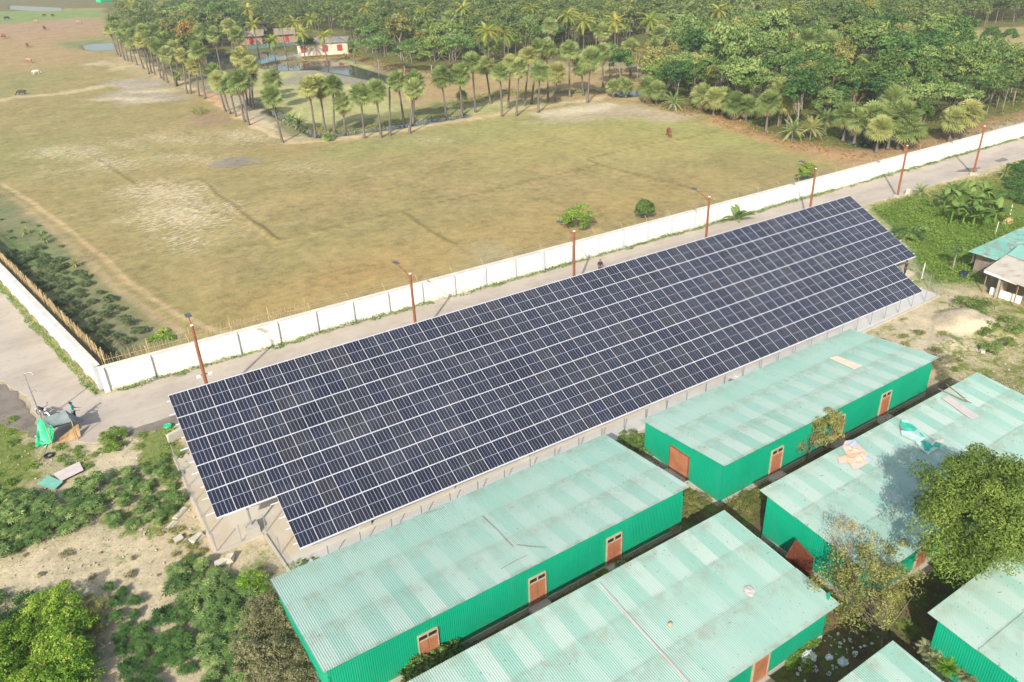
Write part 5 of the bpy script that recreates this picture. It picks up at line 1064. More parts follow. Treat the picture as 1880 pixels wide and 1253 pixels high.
for q_, kd_, lb, gp in (((790, 1205), 'green', 'leafy bush overgrowing the door of the nearest left shed', 'bushes overgrowing the nearest shed door'), ((1122, 1012), 'weed', 'yellow vine climbing the farthest door of the left shed', 'vines at the farthest door')):
    x_ = GY(*q_, 25.2)[0]; patch(kd_, [(x_-.7, 24.2), (x_+.9, 24.2), (x_+.9, 24.95), (x_-.7, 24.95)], .55, lb, gp, (1.3, 1.9), F_mid if kd_ == 'green' else F_bright, True)
for v in PS.values():
    for o in v: remove(o)
# uncountable ground plants
wallstrip = [(2.2+i*2.0, wall_y(2.2+i*2.0)-.22+rng.normal()*.03) for i in range(80)]; wallstrip += [(x, wall_y(x)-.62-abs(rng.normal())*.22) for x in np.arange(162, 2, -.9)]
scatter('wall_foot_grass', [wallstrip], 130, .17, .30, F_weed, True, .45, .34, 5)
ls_ = [(leftwall_x(y)-.3, y) for y in np.arange(63.5, 130, 2)]+[(leftwall_x(y)-.72-abs(rng.normal())*.25, y) for y in np.arange(130, 62, -1.)]
scatter('wall_foot_grass', [ls_], 130, .17, .30, F_weed, True, .45, .32, 6)
scatter('slope_creeper', [[(1600, 385), (1690, 358), (1740, 395), (1870, 400), (1900, 405), (1790, 462), (1830, 480), (1800, 520), (1720, 520), (1690, 500), (1650, 430)]], 38, .22, .42, foliage('creeper_leaf', S(82, 122, 42), S(112, 150, 56), S(148, 178, 78)), clump=.2, seed=8)
scatter('slope_creeper', [[(1590, 380), (1680, 355), (1800, 322), (1900, 300), (1900, 345), (1720, 362), (1700, 395), (1640, 410)]], 14, .2, .3, F_grass, clump=.38, seed=9)
scatter('rough_grass', [[(1700, 500), (1900, 545), (1900, 720), (1800, 690), (1720, 660), (1720, 560)]], 12, .14, .22, F_grass, clump=.45, seed=10)
scatter('rough_grass', [[(1740, 640), (1900, 660), (1900, 740), (1790, 690)]], 14, .14, .22, F_scrub, clump=.4, seed=11)
al = [[(5.2, 23.1), (29.5, 23.1), (52, 23.3), (52, 25.3), (30.2, 25.3), (5.2, 25.3)], [(27.4, 12.6), (30.3, 12.6), (30.3, 34), (27.4, 34)], [(5, 12.4), (53, 12.4), (53, 14.8), (5, 14.8)], [(27.3, 4), (30.2, 4), (30.2, 12.5), (27.3, 12.5)], [(52, 12), (58, 12), (58, 25), (52, 25)]]
scatter('alley_weeds', al, 60, .11, .42, F_dark, True, .5, .40, 12)
scatter('alley_weeds', al, 26, .10, .5, F_dry, True, .5, .50, 13)
scatter('waste_weeds', [[(-40, 740), (60, 790), (120, 830), (180, 850), (230, 860), (330, 790), (330, 880), (400, 1015), (480, 990), (530, 1045), (470, 1290), (-60, 1290), (-60, 1000)]], 14, .10, .14, F_weed, clump=.52, seed=14)
scatter('waste_weeds', [[(-60, 740), (60, 790), (95, 880), (0, 940), (-60, 940)], [(250, 790), (325, 780), (350, 860), (300, 900), (255, 860)], [(180, 860), (330, 850), (350, 940), (200, 970)]], 30, .10, .2, F_weed, clump=.42, seed=15)
scatter('ditch_reeds', [[(505, 215), (545, 240), (600, 256), (680, 244), (860, 214), (856, 205), (700, 228), (610, 240), (545, 222), (500, 195)], [(800, 206), (930, 178), (1030, 172), (1120, 172), (1120, 164), (930, 164), (820, 190)]], 9, .35, .5, F_olive, clump=.44, seed=16, tall=.4)
scatter('bank_grass', [[(480, 120), (640, 98), (760, 126), (830, 140), (960, 116), (960, 124), (830, 150), (750, 142), (640, 108), (480, 130)], [(1190, 186), (1330, 208), (1430, 250), (1600, 285), (1700, 262), (1900, 205), (1900, 222), (1700, 276), (1560, 296), (1420, 268), (1300, 224), (1190, 196)]], 5, .4, .35, F_dry, clump=.45, seed=17)
scatter('field_tufts', [[(400, 540), (700, 470), (1000, 390), (1300, 330), (1300, 350), (1020, 420), (700, 520), (440, 600), (300, 600)]], 2.2, .12, .12, F_dry, clump=.5, seed=18)
coconut((548, 228), .6, 'spiky bright green fern palm beside the ditch', None, .9, 'fern_palm', DDt, 'fern'); coconut((536, 222), .6, 'dark fern palm left of the bright one by the ditch', None, .9, 'fern_palm', DDt, 'fern'); coconut((562, 238), .3, 'short fern palm nearest the ditch bend', None, .6, 'fern_palm', DDt, 'fern')
scatter('dry_reeds', [[(345, 205), (372, 200), (388, 208), (365, 215)]], 14, .3, .6, F_grass, clump=.3, seed=19, tall=.5)

def litter(name, q, n_, mat):
    pw = WP(q); p = rng.uniform(pw.min(0), pw.max(0), (n_*3, 2)); p = p[inpoly(p, pw)][:n_]; g = Geo()
    for a in p: s_ = rng.uniform(.05, .16); g.box([*a, .03], [s_, s_*rng.uniform(.3, 1), .05], rotz(rng.uniform(0, 3)))
    tag(g.obj(name, mat), kind='stuff')
litter('litter', [(-20, 790), (60, 790), (130, 830), (240, 800), (330, 780), (400, 1015), (300, 1060), (0, 1060)], 170, M['rock'])
litter('litter', [(1600, 640), (1720, 590), (1880, 600), (1880, 700), (1720, 690)], 70, M['rock'])
litter('litter', [(1440, 1180), (1600, 1150), (1620, 1180), (1500, 1253), (1440, 1253)], 60, M['plastic_bag'])
g = Geo(); g.prism(jag([G(1752, 316)[:2], G(1775, 309)[:2], G(1800, 308)[:2], G(1790, 316)[:2], G(1752, 316)[:2]], .1, seed=31)[:-1], -.1, .018); tag(g.obj('road_patch', vm), kind='structure')
g = Geo(); g.prism(jag([G(1826, 296)[:2], G(1842, 290)[:2], G(1852, 293)[:2], G(1836, 299)[:2], G(1826, 296)[:2]], .1, seed=32)[:-1], -.1, .018); tag(g.obj('road_patch', vm), kind='structure')
# ---------------------------------------------------------------- figures grown from skeletons
def skin(name, joints, bones, mat, parent=None, loc=None, sub=1):
    me = bpy.data.meshes.new(name); me.from_pydata([j[:3] for j in joints], bones, []); o = bpy.data.objects.new(name, me); COL.objects.link(o)
    m1 = o.modifiers.new('s', 'SKIN'); m1.use_smooth_shade = True
    if not me.skin_vertices:
        bpy.context.view_layer.objects.active = o
    sv = me.skin_vertices[0].data if me.skin_vertices else None
    if sv is None:
        bpy.context.view_layer.objects.active = o; o.select_set(True); bpy.ops.mesh.customdata_skin_add(); sv = me.skin_vertices[0].data
    for v, j in zip(sv, joints): v.radius = (j[3], j[4] if len(j) > 4 else j[3])
    sv[0].use_root = True
    m2 = o.modifiers.new('d', 'SUBSURF'); m2.levels = sub; m2.render_levels = sub
    dg = bpy.context.evaluated_depsgraph_get(); dg.update(); nw = bpy.data.meshes.new_from_object(o.evaluated_get(dg)); bpy.data.objects.remove(o)
    nw.materials.clear(); nw.materials.append(mat); nw.polygons.foreach_set('use_smooth', [True]*len(nw.polygons)); return link(name, nw, parent, loc)
def person(label, loc, rz, shirt, lower, headm, reach=.35, cap=True):
    p = thing('person', label, 'person', loc, rz)
    J = [(0, 0, .95, .13, .10), (0, 0, 1.15, .13, .095), (0, .01, 1.36, .15, .10), (0, .01, 1.47, .055), (0, .015, 1.55, .075, .085), (0, .015, 1.64, .075, .09)]
    B = [(0, 1), (1, 2), (2, 3), (3, 4), (4, 5)]
    for s in (-1, 1):
        i = len(J); J += [(s*.17, 0, 1.40, .05), (s*.23, .05, 1.15, .042), (s*.2, .05+reach*.6, 1.02+reach*.1, .032), (s*.19, .1+reach*.75, 1.02+reach*.1, .034, .02)]; B += [(2, i), (i, i+1), (i+1, i+2), (i+2, i+3)]
        for f in range(4): k = len(J); dx = (f-1.5)*.018; L_ = (.055, .07, .066, .05)[f]; J += [(s*.19+dx, .14+reach*.75, 1.01+reach*.1, .009), (s*.19+dx, .14+reach*.75+L_, .985+reach*.1, .008)]; B += [(i+3, k), (k, k+1)]
        k = len(J); J += [(s*.19-s*.035, .11+reach*.75, 1.03+reach*.1, .01), (s*.19-s*.05, .15+reach*.75, 1.03+reach*.1, .008)]; B += [(i+3, k), (k, k+1)]
    for s in (-1, 1):
        i = len(J); J += [(s*.09, 0, .88, .09), (s*.1, .02, .5, .06), (s*.1, -.01, .1, .045), (s*.1, .12, .04, .04, .03)]; B += [(0, i), (i, i+1), (i+1, i+2), (i+2, i+3)]
    skin('body', J, B, M['skin'], p)
    S_ = [(0, 0, .93, .155, .125), (0, 0, 1.15, .15, .115), (0, .01, 1.35, .17, .12), (0, .01, 1.44, .09)]; b2 = [(0, 1), (1, 2), (2, 3)]
    for s in (-1, 1): i = len(S_); S_ += [(s*.18, 0, 1.39, .068), (s*.235, .05, 1.15, .06), (s*.225, .05+reach*.3, 1.08, .05)]; b2 += [(2, i), (i, i+1), (i+1, i+2)]
    skin('shirt', S_, b2, shirt, p)
    T_ = [(0, 0, .95, .15, .12)]; b3 = []
    for s in (-1, 1): i = len(T_); T_ += [(s*.09, 0, .84, .105), (s*.1, .02, .5, .08), (s*.1, -.01, .14, .065)]; b3 += [(0, i), (i, i+1), (i+1, i+2)]
    skin('trousers', T_, b3, lower, p)
    g = Geo(); g.ell([0, .0, 1.665], [.092, .108, .085], 14, 8); 
    if cap: g.box([0, .12, 1.65], [.13, .1, .015])
    g.obj('cap' if cap else 'hair', headm, p, True)
    g = Geo()
    for s in (-1, 1): g.ell([s*.03, .098, 1.60], [.012, .008, .008], 6, 4); g.ell([s*.08, .015, 1.585], [.012, .02, .03], 6, 4)
    g.ell([0, .108, 1.575], [.012, .016, .022], 6, 4); g.ell([0, .096, 1.535], [.024, .006, .007], 6, 4); g.obj('face_features', M['skin'], p)
    return p
pp = G(128.5, 741, 1.62); person('person in a teal shirt and navy cap working at the covered stall', (pp[0], pp[1], 0), rad(-110), M['tealcloth'], M['navy'], M['navy'], .45)
pp = G(1102, 478, 1.6); person('person in dark clothes walking on the road behind the array', (pp[0], pp[1], 0), rad(150), M['navy'], M['blackcloth'], M['rust'], .3, False)
pp = G(1664, 486, 1.4); person('person in black standing on the pad under the array\'s far end', (pp[0], pp[1], .1), rad(200), M['blackcloth'], M['blackcloth'], M['blackcloth'], .2, False)
# cattle
def cow(label, px, py, rz, mat, s=1.0, lying=False, graze=True, group='cattle grazing on the far meadow'):
    p = G(px, py, .6); c = thing('cow', label, 'cow', (p[0], p[1], -.35 if lying else 0), rz, group); c.scale = (s*.82,)*3
    hd = (1.35, 0, .45) if graze else (1.45, 0, 1.35)
    J = [(0, 0, 1.02, .30, .34), (.45, 0, 1.02, .27, .33), (-.5, 0, 1.05, .27, .32), (-.72, 0, 1.05, .2, .24), (.72, 0, 1.1, .22, .26), (1.0, 0, .95 if graze else 1.3, .13, .17), (hd[0]-.12, 0, hd[2]+.08, .11, .12), (hd[0]+.12, 0, hd[2]-.14, .07, .07)]
    B = [(0, 1), (0, 2), (2, 3), (1, 4), (4, 5), (5, 6), (6, 7)]
    for s_ in (-1, 1):
        i = len(J); J += [(.6, s_*.17, .72, .11), (.63, s_*.18, .42, .065), (.6, s_*.18, .08, .045), (.66, s_*.18, .03, .05)]; B += [(1, i), (i, i+1), (i+1, i+2), (i+2, i+3)]
        i = len(J); J += [(-.5, s_*.18, .72, .14), (-.42, s_*.19, .52, .085), (-.68, s_*.19, .36, .055), (-.62, s_*.19, .06, .045), (-.56, s_*.19, .03, .05)]; B += [(2, i), (i, i+1), (i+1, i+2), (i+2, i+3), (i+3, i+4)]
    i = len(J); J += [(-.93, 0, 1.0, .03), (-.97, 0, .6, .02), (-.97, 0, .38, .04)]; B += [(3, i), (i, i+1), (i+1, i+2)]
    skin('body', J, B, mat, c); g = Geo()
    for s_ in (-1, 1): g.tube([[hd[0]-.2, s_*.07, hd[2]+.18], [hd[0]-.17, s_*.18, hd[2]+.26], [hd[0]-.12, s_*.17, hd[2]+.38]], [.025, .018, .006], 5)
    g.obj('horns', M['bone'], c); g = Geo()
    for s_ in (-1, 1): g.ell([hd[0]-.2, s_*.19, hd[2]+.1], [.05, .09, .03], 8, 5)
    g.obj('ears', mat, c); return c
cow('red brown cow walking towards the array alone on the field', 1228, 244, rad(-120), M['cowred'], 1.25, False, True, None)
for q, rz, m_, s, ly, lb in (((12, 35), 20, 'cowdark', 1.5, False, 'dark cow farthest in the corner of the meadow'), ((67, 40), 160, 'cowtan', 1.3, False, 'tan cow below the two tiny ones on the far meadow'), ((82, 53), -80, 'cowdark', 1.5, False, 'dark and white cow above the small meadow puddle'), ((7, 68), 120, 'cowred', 1.5, False, 'red cow at the very left edge of the meadow'), ((50, 84), 100, 'cowred', 1.4, False, 'reddish cow left of the bright pool'), ((146, 41), 175, 'cowtan', 1.5, True, 'tan cow lying near the palm crowns'), ((54, 112), 130, 'cowtan', 1.3, False, 'tan cow grazing left of the pale track'), ((65, 132), 10, 'bone', 1.3, True, 'pale cow lying in the middle of the meadow'), ((40, 169), 170, 'cowdark', 1.3, True, 'black cow lying beside the dry track'), ((80, 29), 30, 'cowred', 1.2, False, 'tiny red cow, left of two by the green strip'), ((96, 29), 50, 'cowred', 1.2, False, 'tiny red cow, right of two by the green strip')): cow(lb, *q, rad(rz), M[m_], s, ly)
# ---------------------------------------------------------------- roadside stall: motorbike, canopy, tarpaulins, board
mp_ = G(78, 757, .5); mb = thing('motorcycle', 'black motorcycle with pale mudguards parked beside the covered stall', 'motorcycle', (mp_[0], mp_[1], 0), rad(-65))
def wheel(x):
    g = Geo(); a = np.linspace(0, 2*pi, 17); g.tube([[x+.27*cos(t_), 0, .30+.27*sin(t_)] for t_ in a], .045, 6, cap=False); w_ = g.obj('wheel', M['tyre'], mb); g = Geo()
    for t_ in np.linspace(0, pi, 4)[:-1]: g.tube([[x-.25*cos(t_), 0, .3-.25*sin(t_)], [x+.25*cos(t_), 0, .3+.25*sin(t_)]], .012, 4)
    g.tube([[x, -.07, .3], [x, .07, .3]], .05, 8); g.obj('spokes', M['silver'], w_)
wheel(.62); wheel(-.62)
g = Geo(); g.ell([.12, 0, .82], [.26, .13, .13], 12, 8); g.tube([[.5, 0, .95], [.3, 0, .78], [-.1, 0, .62], [-.62, 0, .6]], .03, 6); g.tube([[.62, 0, .3], [.42, 0, 1.0]], .03, 6); g.tube([[-.62, 0, .3], [-.1, 0, .4], [.3, 0, .4]], .03, 6); g.obj('frame_and_tank', M['blackcloth'], mb, True)
g = Geo(); g.ell([-.3, 0, .80], [.38, .13, .07], 12, 6); g.obj('seat', M['dark'], mb, True)
g = Geo(); g.box([.08, 0, .45], [.34, .22, .3]); g.tube([[.1, .12, .35], [-.3, .15, .3], [-.75, .16, .36]], [.03, .035, .045], 7); g.obj('engine', M['steel'], mb)
g = Geo(); g.tube([[.35, -.36, 1.04], [.43, -.15, 1.06], [.43, .15, 1.06], [.35, .36, 1.04]], .018, 6); g.tube([[.38, .3, 1.05], [.36, .36, 1.2]], .008, 4); g.ell([.36, .38, 1.22], [.015, .06, .04], 8, 5); g.tube([[.38, -.3, 1.05], [.36, -.36, 1.2]], .008, 4); g.ell([.36, -.38, 1.22], [.015, .06, .04], 8, 5); g.obj('handlebar', M['dark'], mb)
g = Geo(); g.ell([.56, 0, .9], [.08, .1, .1], 10, 6); g.obj('headlight', M['silver'], mb, True)
for x in (.62, -.62): g = Geo(); a = np.linspace(.5, 2.6, 7); g.tube([[x+.34*cos(t_), 0, .30+.34*sin(t_)] for t_ in a], .06, 5); g.obj('mudguard', M['white'], mb)
def sheetmesh(cor, n_=14, sag=.12, wr=.05, seed=1, thick=.02):
    a, b_, c, d = [np.array(v, float) for v in cor]; u = np.linspace(0, 1, n_); U, Vv = np.meshgrid(u, u, indexing='ij'); P_ = (a*(1-U[..., None])*(1-Vv[..., None])+b_*U[..., None]*(1-Vv[..., None])+c*U[..., None]*Vv[..., None]+d*(1-U[..., None])*Vv[..., None])
    nz = fnoise(np.stack([U*5+seed, Vv*5], -1), 1., seed, 3)-.5; P_[..., 2] -= sag*np.sin(pi*U)*np.sin(pi*Vv); P_[..., 2] += nz*wr*2; P_[..., 0] += nz*wr
    i = np.arange(n_-1)[:, None]*n_+np.arange(n_-1)[None]; F = np.stack([i, i+n_, i+n_+1, i+1], -1).reshape(-1, 4); V = P_.reshape(-1, 3); g = Geo(); g.add(np.vstack([V, V-[0, 0, thick]]), [F, F[:, ::-1]+len(V)]); return g
c4 = [G(78, 768, 1.7), G(120, 754, 1.75), G(131, 774, 1.6), G(85, 787, 1.45)]; cen = np.mean(c4, 0); cen[2] = 0
cp = thing('market_canopy', 'grey tarpaulin canopy on bamboo legs over the roadside stall', 'canopy', tuple(cen))
sheetmesh([q-cen for q in c4], sag=.18, seed=2).obj('tarpaulin', M['greytarp'], cp, True)
sheetmesh([c4[1]-cen, G(154, 771, .75)-cen, G(150, 776, .6)-cen, c4[2]-cen], sag=.06, seed=4).obj('side_flap', M['greytarp'], cp, True)
for q in c4: g = Geo(); e = q-cen; g.tube([[e[0], e[1], 0], [e[0], e[1], e[2]+.06]], .035, 6); g.obj('leg', M['bamboo'], cp)
g = Geo(); q = G(108, 778, .6)-cen; g.box(q, [1.6, .7, .08]); 
for a, b_ in ((-.7, -.3), (.7, -.3), (-.7, .3), (.7, .3)): g.box([q[0]+a, q[1]+b_, .28], [.06, .06, .56])
o = g.obj('stall_table', M['wood'], loc=tuple(cen)); tag(o, 'low wooden stall table under the grey canopy', 'table')
gq = [G(70, 768, 1.6), G(99, 787, 1.45), G(97, 812, .15), G(64, 822, .08)]; cc_ = np.mean(gq, 0); cc_[2] = 0
tag(sheetmesh([q-cc_ for q in gq], 24, .35, .16, 6).obj('green_tarpaulin', M['greentarp'], loc=tuple(cc_), smooth=True), 'bright green tarpaulin hanging from the stall down to the weeds', 'tarpaulin')
gq = [G(108, 806, .55), G(143.5, 778, .75), G(148.5, 801, .08), G(107, 818, .06)]; cc_ = np.mean(gq, 0); cc_[2] = 0
bd = tag(sheetmesh([q-cc_ for q in gq], 3, 0, 0, 6, .04).obj('plywood_board', M['ply'], loc=tuple(cc_)), 'tan plywood board leaning against the stall', 'board')
g = Geo(); g.tube([G(134, 786, .68)-cc_, G(139, 806, .15)-cc_], .02, 5); g.obj('strap', M['rust'], bd)
g = Geo(); q = G(82, 822, .1); g.tube([[0, 0, .05], G(70, 850, .05)-[q[0], q[1], .05], ], [.03, .02], 5); tag(g.obj('bamboo_pole', M['bamboo'], loc=(q[0], q[1], .05)), 'thin bamboo pole lying below the green tarpaulin', 'pole')
g = Geo(); a = np.linspace(0, 2*pi, 13); g.tube([[.28*cos(t_), .28*sin(t_), .07] for t_ in a], .07, 6, cap=False); tag(g.obj('old_tyre', M['tyre'], loc=tuple(G(90, 838))), 'old black tyre lying in the weeds below the stall', 'tyre')
# tin sheets and rubble
def tinsheet(cor, label, mat, seed=1):
    q = [G(x, y, .12) for x, y in cor]; c = np.mean(q, 0); k = 41; u = np.linspace(0, 1, k); V = []
    for z_ in (0, -.012):
        for j in (0, 1):
            for t_ in u:
                A = (q[0]*(1-t_)+q[3]*t_) if j == 0 else (q[1]*(1-t_)+q[2]*t_); V.append(A-c+[0, 0, .018*cos(t_*10*2*pi)+z_+.05])
    V = np.array(V); i = np.arange(k-1); F = np.stack([i, i+k, i+k+1, i+1], 1); g = Geo(); g.add(V, [F, F[:, ::-1]+2*k]); return tag(g.obj('tin_sheet', mat, loc=tuple(c), smooth=True), label, 'tin sheet')
tinsheet([(98, 872), (146, 849), (154, 865), (113, 885)], 'grey corrugated sheet lying on the weeds at left', M['pinkboard'])
tinsheet([(68, 890), (88, 874), (117, 886), (100, 901)], 'green corrugated sheet beside the grey one at left', mottled('green_tin', S(110, 190, 165), S(150, 205, 185), 2, .5))
tinsheet([(96, 1124), (118, 1116), (122, 1124), (100, 1132)], 'small blue green tin piece behind the vine heap', mottled('blue_tin', S(110, 180, 180), S(130, 190, 190), 2, .5))
def block(px, py, d, rz, label, mat='rock', cat='block', name='stone_block'):
    p = G(px, py, d[2]/2); g = Geo(); g.box([0, 0, d[2]/2], d, rotz(rz)); V = g.V[0]; V += np.random.default_rng(int(px)).normal(size=V.shape)*np.array(d)*.07; return tag(g.obj(name, M[mat], loc=(p[0], p[1], 0)), label, cat)
for a in (((361, 988), (.85, .34, .3), .5, 'large pale stone block near the fence corner'), ((327, 990), (.55, .35, .2), .3, 'flat pale stone left of the largest pale block'), ((422, 1026), (.42, .4, .4), 1.0, 'squarish grey block at the pad corner'), ((405, 1034), (.5, .4, .3), .2, 'rounded grey block left of the squarish one'), ((424, 1036), (.25, .12, .08), .6, 'red brick fragment below the squarish block', 'mudwall'), ((330, 942), (1.1, .25, .14), .7, 'long pale concrete beam lying near the fence'), ((312, 966), (.9, .22, .12), .75, 'second pale beam below the longer one near the fence'),
          ((1669, 352), (.55, .55, .8), .2, 'white stone block stack by the sixth lamp'), ((325, 798), (1.4, .25, .8), .3, 'grey concrete stub wall poking out at the array\'s near corner', 'conc'), ((1805, 1200-560), (.7, .4, .3), .4, 'pale rock on the grass right of the mound'), ((1803, 645), (.4, .3, .2), .9, 'small pale rock beside the larger one right of the mound')):
    block(*a[0], *a[1:])
def bag(px, py, r, label, mat='plastic_bag', cat='bag'):
    p = G(px, py, r*.5); g = Geo(); g.ell([0, 0, r*.55], [r, r*.8, r*.6], 14, 9); rr = np.random.default_rng(int(px)); g.V[0] *= 1+rr.normal(size=(len(g.V[0]), 1))*.12; return tag(g.obj('plastic_bag', M[mat], loc=(p[0], p[1], 0)), label, cat)
bag(1484, 1207, .42, 'large crumpled white bag in the weeds by the shed corner'); bag(1522, 1208, .2, 'white plastic scrap nearest the large bag'); bag(1548, 1216, .28, 'white plastic heap by the corner shed roof'); bag(1570, 1200, .15, 'small white bag right of the plastic heap')
bag(308, 783, .3, 'green plastic bundle by the array corner', 'greentarp', 'bundle')
p = G(1466, 1142+20, 0)
# ---------------------------------------------------------------- farm buildings at the right
def slabroof(nm_, q, mat, parent, cen, th_=.05):
    q = np.array([np.array(v)-cen for v in q]); g = Geo(); n_ = len(q); k = np.arange(n_); g.add(np.vstack([q, q+[0, 0, th_]]), [np.stack([k, (k+1) % n_, n_+(k+1) % n_, n_+k], 1)]); g.poly = [list(range(n_))[::-1], list(range(n_, 2*n_))]; return g.obj(nm_, mat, parent)
ptch, t, n, b = nm('patched_green_tin'); pos = wpos(t); c = ramp(t, noise(t, .5, 3, .5, pos), [(.3, S(118, 186, 164)), (.7, S(140, 196, 176))])
c = mixc(t, ramp(t, noise(t, 1.1, 6, .7, pos), [(.5, (0,)*3), (.6, (.9,)*3)]), c, S(150, 140, 124)); c = mixc(t, ramp(t, noise(t, .9, 5, .7, pos, 1.), [(.58, (0,)*3), (.63, (1,)*3)]), c, S(216, 206, 192))
L(t, c, b.inputs['Base Color']); b.inputs['Roughness'].default_value = .6
rst = mottled('rust_streaked_tin', S(196, 186, 168), S(216, 208, 190), .8, .6, c3=S(176, 116, 84), sc3=1.4, amt=.8)
cen = np.array([80, 34, 0.]); b_ = thing('farm_shed', 'low farm shed with a patched green tin roof beyond the lush slope', 'shed', tuple(cen))
slabroof('roof', [(74.4, 35.8, 2.5), (74.9, 33.4, 2.25), (92, 33.6, 2.3), (92, 36.2, 2.55)], ptch, b_, cen)
g = Geo(); g.box([3.2, .8, 1.1], [15.0, 1.6, 2.2]); g.obj('wall', M['thatch'], b_)
cen = np.array([76, 31, 0.]); b_ = thing('farm_shed', 'open fronted farm shed with rust streaked tin roof and white gutter', 'shed', tuple(cen))
q1, q2, q3, q4 = G(1806, 497, 2.1), G(1900, 536, 2.1), G(1985, 490, 2.75), G(1872, 452, 2.75)
slabroof('roof', [q1, q2, q3, q4], rst, b_, cen); r2 = slabroof('roof_extension', [G(1850, 468, 2.62), G(1872, 450, 2.82), G(1985, 488, 2.82), G(1960, 508, 2.62)], mottled('faded_green_tin', S(140, 200, 180), S(160, 208, 190), 1, .5), b_, cen)
g = Geo(); a_, c_ = q1-cen, G(1864, 520, 2.1)-cen; g.tube([a_+[-.1, -.15, -.05], c_+[0, -.15, -.05]], .11, 7); g.obj('gutter', M['white'], b_)
u = (q2-q1); u /= np.linalg.norm(u); v = (q4-q1); v[2] = 0; v /= np.linalg.norm(v)
for k_ in range(4): pz = q1+u*(.3+k_*1.6)+v*.3-cen; g = Geo(); g.tube([[pz[0], pz[1], 0], [pz[0], pz[1], 2.1]], .06, 6); g.obj('post', M['wood'], b_)
pz = q1+u*3+v*2.2-cen; g = Geo(); g.box([pz[0], pz[1], 1.1], [6.4, .15, 2.2], np.c_[u, v, [0, 0, 1]]); g.obj('rear_wall', M['thatch'], b_)
pz = q1+u*1.7+v*1.2-cen; g = Geo(); g.box([pz[0], pz[1], 1.0], [.15, 2.2, 2.0], np.c_[u, v, [0, 0, 1]]); g.obj('side_wall', M['conc'], b_)
a_, c_ = G(1818, 535, .3), G(1874, 553, .3); m_ = (a_+c_)/2; an = math.atan2(*(c_-a_)[:2][::-1]); g = Geo(); g.box([0, 0, .35], [np.linalg.norm(c_-a_), .2, .7], rotz(an)); tag(g.obj('low_wall', M['white'], loc=(m_[0], m_[1], 0)), 'low white wall in front of the open farm shed', 'wall')
p = G(1788, 474, 1.1); g = Geo(); g.box([0, 0, 1.3], [.5, .06, 1.2]); g.V[0] += np.random.default_rng(3).normal(size=g.V[0].shape)*.05; tag(g.obj('hanging_sheet', M['cream'], loc=(p[0], p[1], 0)), 'cream cloth hanging at the corner of the patched green roof', 'cloth')
block(1770, 503, (1.1, .6, .3), .4, 'dark rubbish pile with blue scraps beside the open farm shed', 'navy', 'rubbish pile', 'rubbish_pile')
for q, h, lb in (((1692, 512), 1.6, 'slim pale post standing in the weeds beyond the pad'), ((1827, 432), 1.5, 'white post by the patched green roof'), ((1854, 395), 1.2, 'white post on the small sand heap')):
    p = G(*q, 0); g = Geo(); g.tube([[0, 0, 0], [.02, 0, h]], .035, 6); g.tube([[0, 0, 0], [0, 0, .12]], .06, 6); tag(g.obj('marker_post', M['white'], loc=tuple(p)), lb, 'post')
p = G(1850, 408); g = Geo(); g.ell([0, 0, 0], [.8, .5, .5], 16, 8); g.V[0] *= 1+np.random.default_rng(4).normal(size=(len(g.V[0]), 1))*.05; tag(g.obj('sand_heap', M['ply'], loc=tuple(p), smooth=True), 'small pale sand heap right of the bananas', 'sand heap')
# ---------------------------------------------------------------- houses by the far pond
a_, c_ = G(548, 104, 0), G(640, 99, 0); m_ = (a_+c_)/2; an = math.atan2(*(c_-a_)[:2][::-1]); L_ = np.linalg.norm(c_-a_); hs = thing('pond_house', 'whitewashed house with red shutters and grey roof by the far pond', 'house', (m_[0], m_[1], 0), an)
g = Geo(); g.box([0, 2.2, 1.5], [L_, 4.4, 3.4]); g.obj('wall', M['housewhite'], hs)
def gable(p, L_, D_, z, h, ov, mat, nm_='roof', th_=.12):
    g = Geo(); x0, x1 = p[0]-L_/2-ov, p[0]+L_/2+ov; y0, ym, y1 = p[1]-D_/2-ov, p[1], p[1]+D_/2+ov; zz = [z-.15, z+h, z-.15]
    V = [[x, y, a+t_] for t_ in (0, th_) for x in (x0, x1) for y, a in zip((y0, ym, y1), zz)]
    g.add(V, [[[0, 1, 4, 3], [1, 2, 5, 4], [6, 9, 10, 7], [7, 10, 11, 8], [0, 3, 9, 6], [2, 8, 11, 5], [0, 6, 7, 1], [1, 7, 8, 2], [3, 4, 10, 9], [4, 5, 11, 10]]]); return g
gable((0, 2.2), L_, 4.4, 3.2, 1.1, .4, None).obj('roof', M['greyroof'], hs)
g = Geo(); g.add([[L_*.18, -.5, 3.15], [L_*.5+.3, -.5, 3.15], [L_*.34, -.5, 4.2], [L_*.18, 2.2, 3.9], [L_*.5+.3, 2.2, 3.9], [L_*.34, 2.2, 4.35]], [[[0, 3, 5, 2], [1, 2, 5, 4], [0, 1, 4, 3]], [[0, 2, 1], [3, 4, 5]]]); g.obj('porch_roof', M['greyroof'], hs)
for x in (-.38, .05, .34):
    g = Geo(); g.box([x*L_, -.03, 1.75], [1.5, .06, 1.7]); f_ = g.obj('window_frame', M['rust'], hs)
    for s_ in (-.36, .36): g = Geo(); g.box([x*L_+s_, -.08, 1.75], [.66, .05, 1.55]); g.obj('shutter', M['redpaint'], f_)
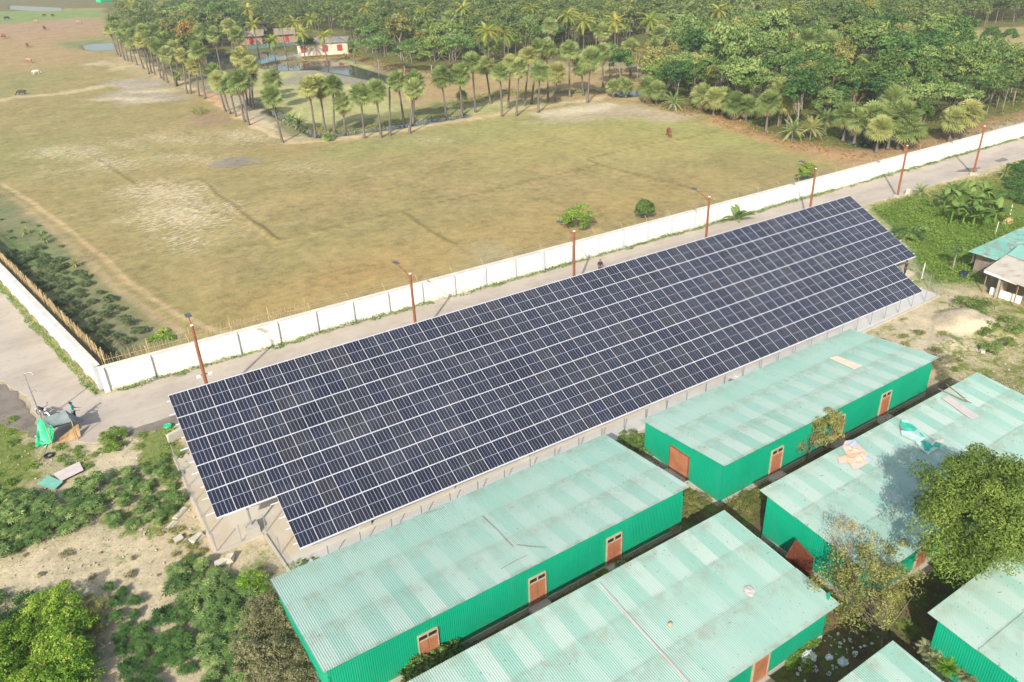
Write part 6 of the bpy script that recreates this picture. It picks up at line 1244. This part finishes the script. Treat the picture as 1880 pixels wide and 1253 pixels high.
for k, (px, py, L2, lb, mt_) in enumerate(((462, 82, 7, 'thatched mud walled house behind the palm clump, nearest the meadow', 'mudwall'), (528, 78, 6, 'thatched house with a red door beside the coconut palms', 'mudwall'), (470, 58, 8, 'grey thatched house uphill behind the palms', 'thatch'))):
    p = G(px, py); h_ = thing('thatched_house', lb, 'house', (p[0], p[1], 0), an+.15*k); g = Geo(); g.box([0, 2, 1.2], [L2, 4, 2.6]); g.obj('wall', M[mt_], h_); gable((0, 2), L2, 4, 2.5, 1.5, .7, None).obj('roof', M['thatch'], h_)
    g = Geo(); g.box([0, -.05, 1.1], [1.0, .08, 1.9]); g.obj('door', M['redpaint'], h_)
for (x0_, y0_), (x1_, y1_), hh, lb in (((455, 92), (545, 84), 1.2, 'blue net fence strung before the thatched houses'), ((470, 118), (512, 114), 1.0, 'blue net fence at the pond bank below the houses'), ((515, 112), (555, 108), 1.3, 'pale grey net fence at the corner of the pond')):
    a_, c_ = G(x0_, y0_), G(x1_, y1_); L_ = np.linalg.norm(c_-a_); an2 = math.atan2(*(c_-a_)[:2][::-1]); f_ = thing('net_fence', lb, 'fence', tuple(a_), an2); g = Geo()
    for z in np.arange(.1, hh, .09): g.box([L_/2, 0, z], [L_, .02, .035])
    g.obj('net', M['netblue'] if 'blue' in lb else M['conc'], f_)
    for x in np.arange(0, L_, 3.): g = Geo(); g.tube([[x, 0, 0], [x, 0, hh+.5]], .05, 5); g.obj('fence_post', M['bamboo'], f_)
p = G(192, 4); g = Geo(); g.box([0, 0, 1.2], [7, 4, 2.4]); tt = thing('green_shelter', 'green covered shelter at the far end of the meadow', 'shelter', tuple(p), .5); g.obj('wall', M['greentarp'], tt); gable((0, 0), 7, 4, 2.4, 1.2, .4, None).obj('roof', M['greyroof'], tt)
# ---------------------------------------------------------------- haze
if HAZE > 0:
    g = Geo(); g.box([250, 330, 19.5], [1700, 1500, 43]); mt, t, n, b = nm('haze'); t.nodes.remove(b); pv = t.nodes.new('ShaderNodeVolumePrincipled'); pv.inputs['Color'].default_value = (.86, .93, 1.0, 1); pv.inputs['Density'].default_value = HAZE; pv.inputs['Anisotropy'].default_value = .1
    L(t, pv.outputs[0], n['Material Output'].inputs['Volume']); tag(g.obj('haze', mt), kind='stuff')
bpy.context.view_layer.update()
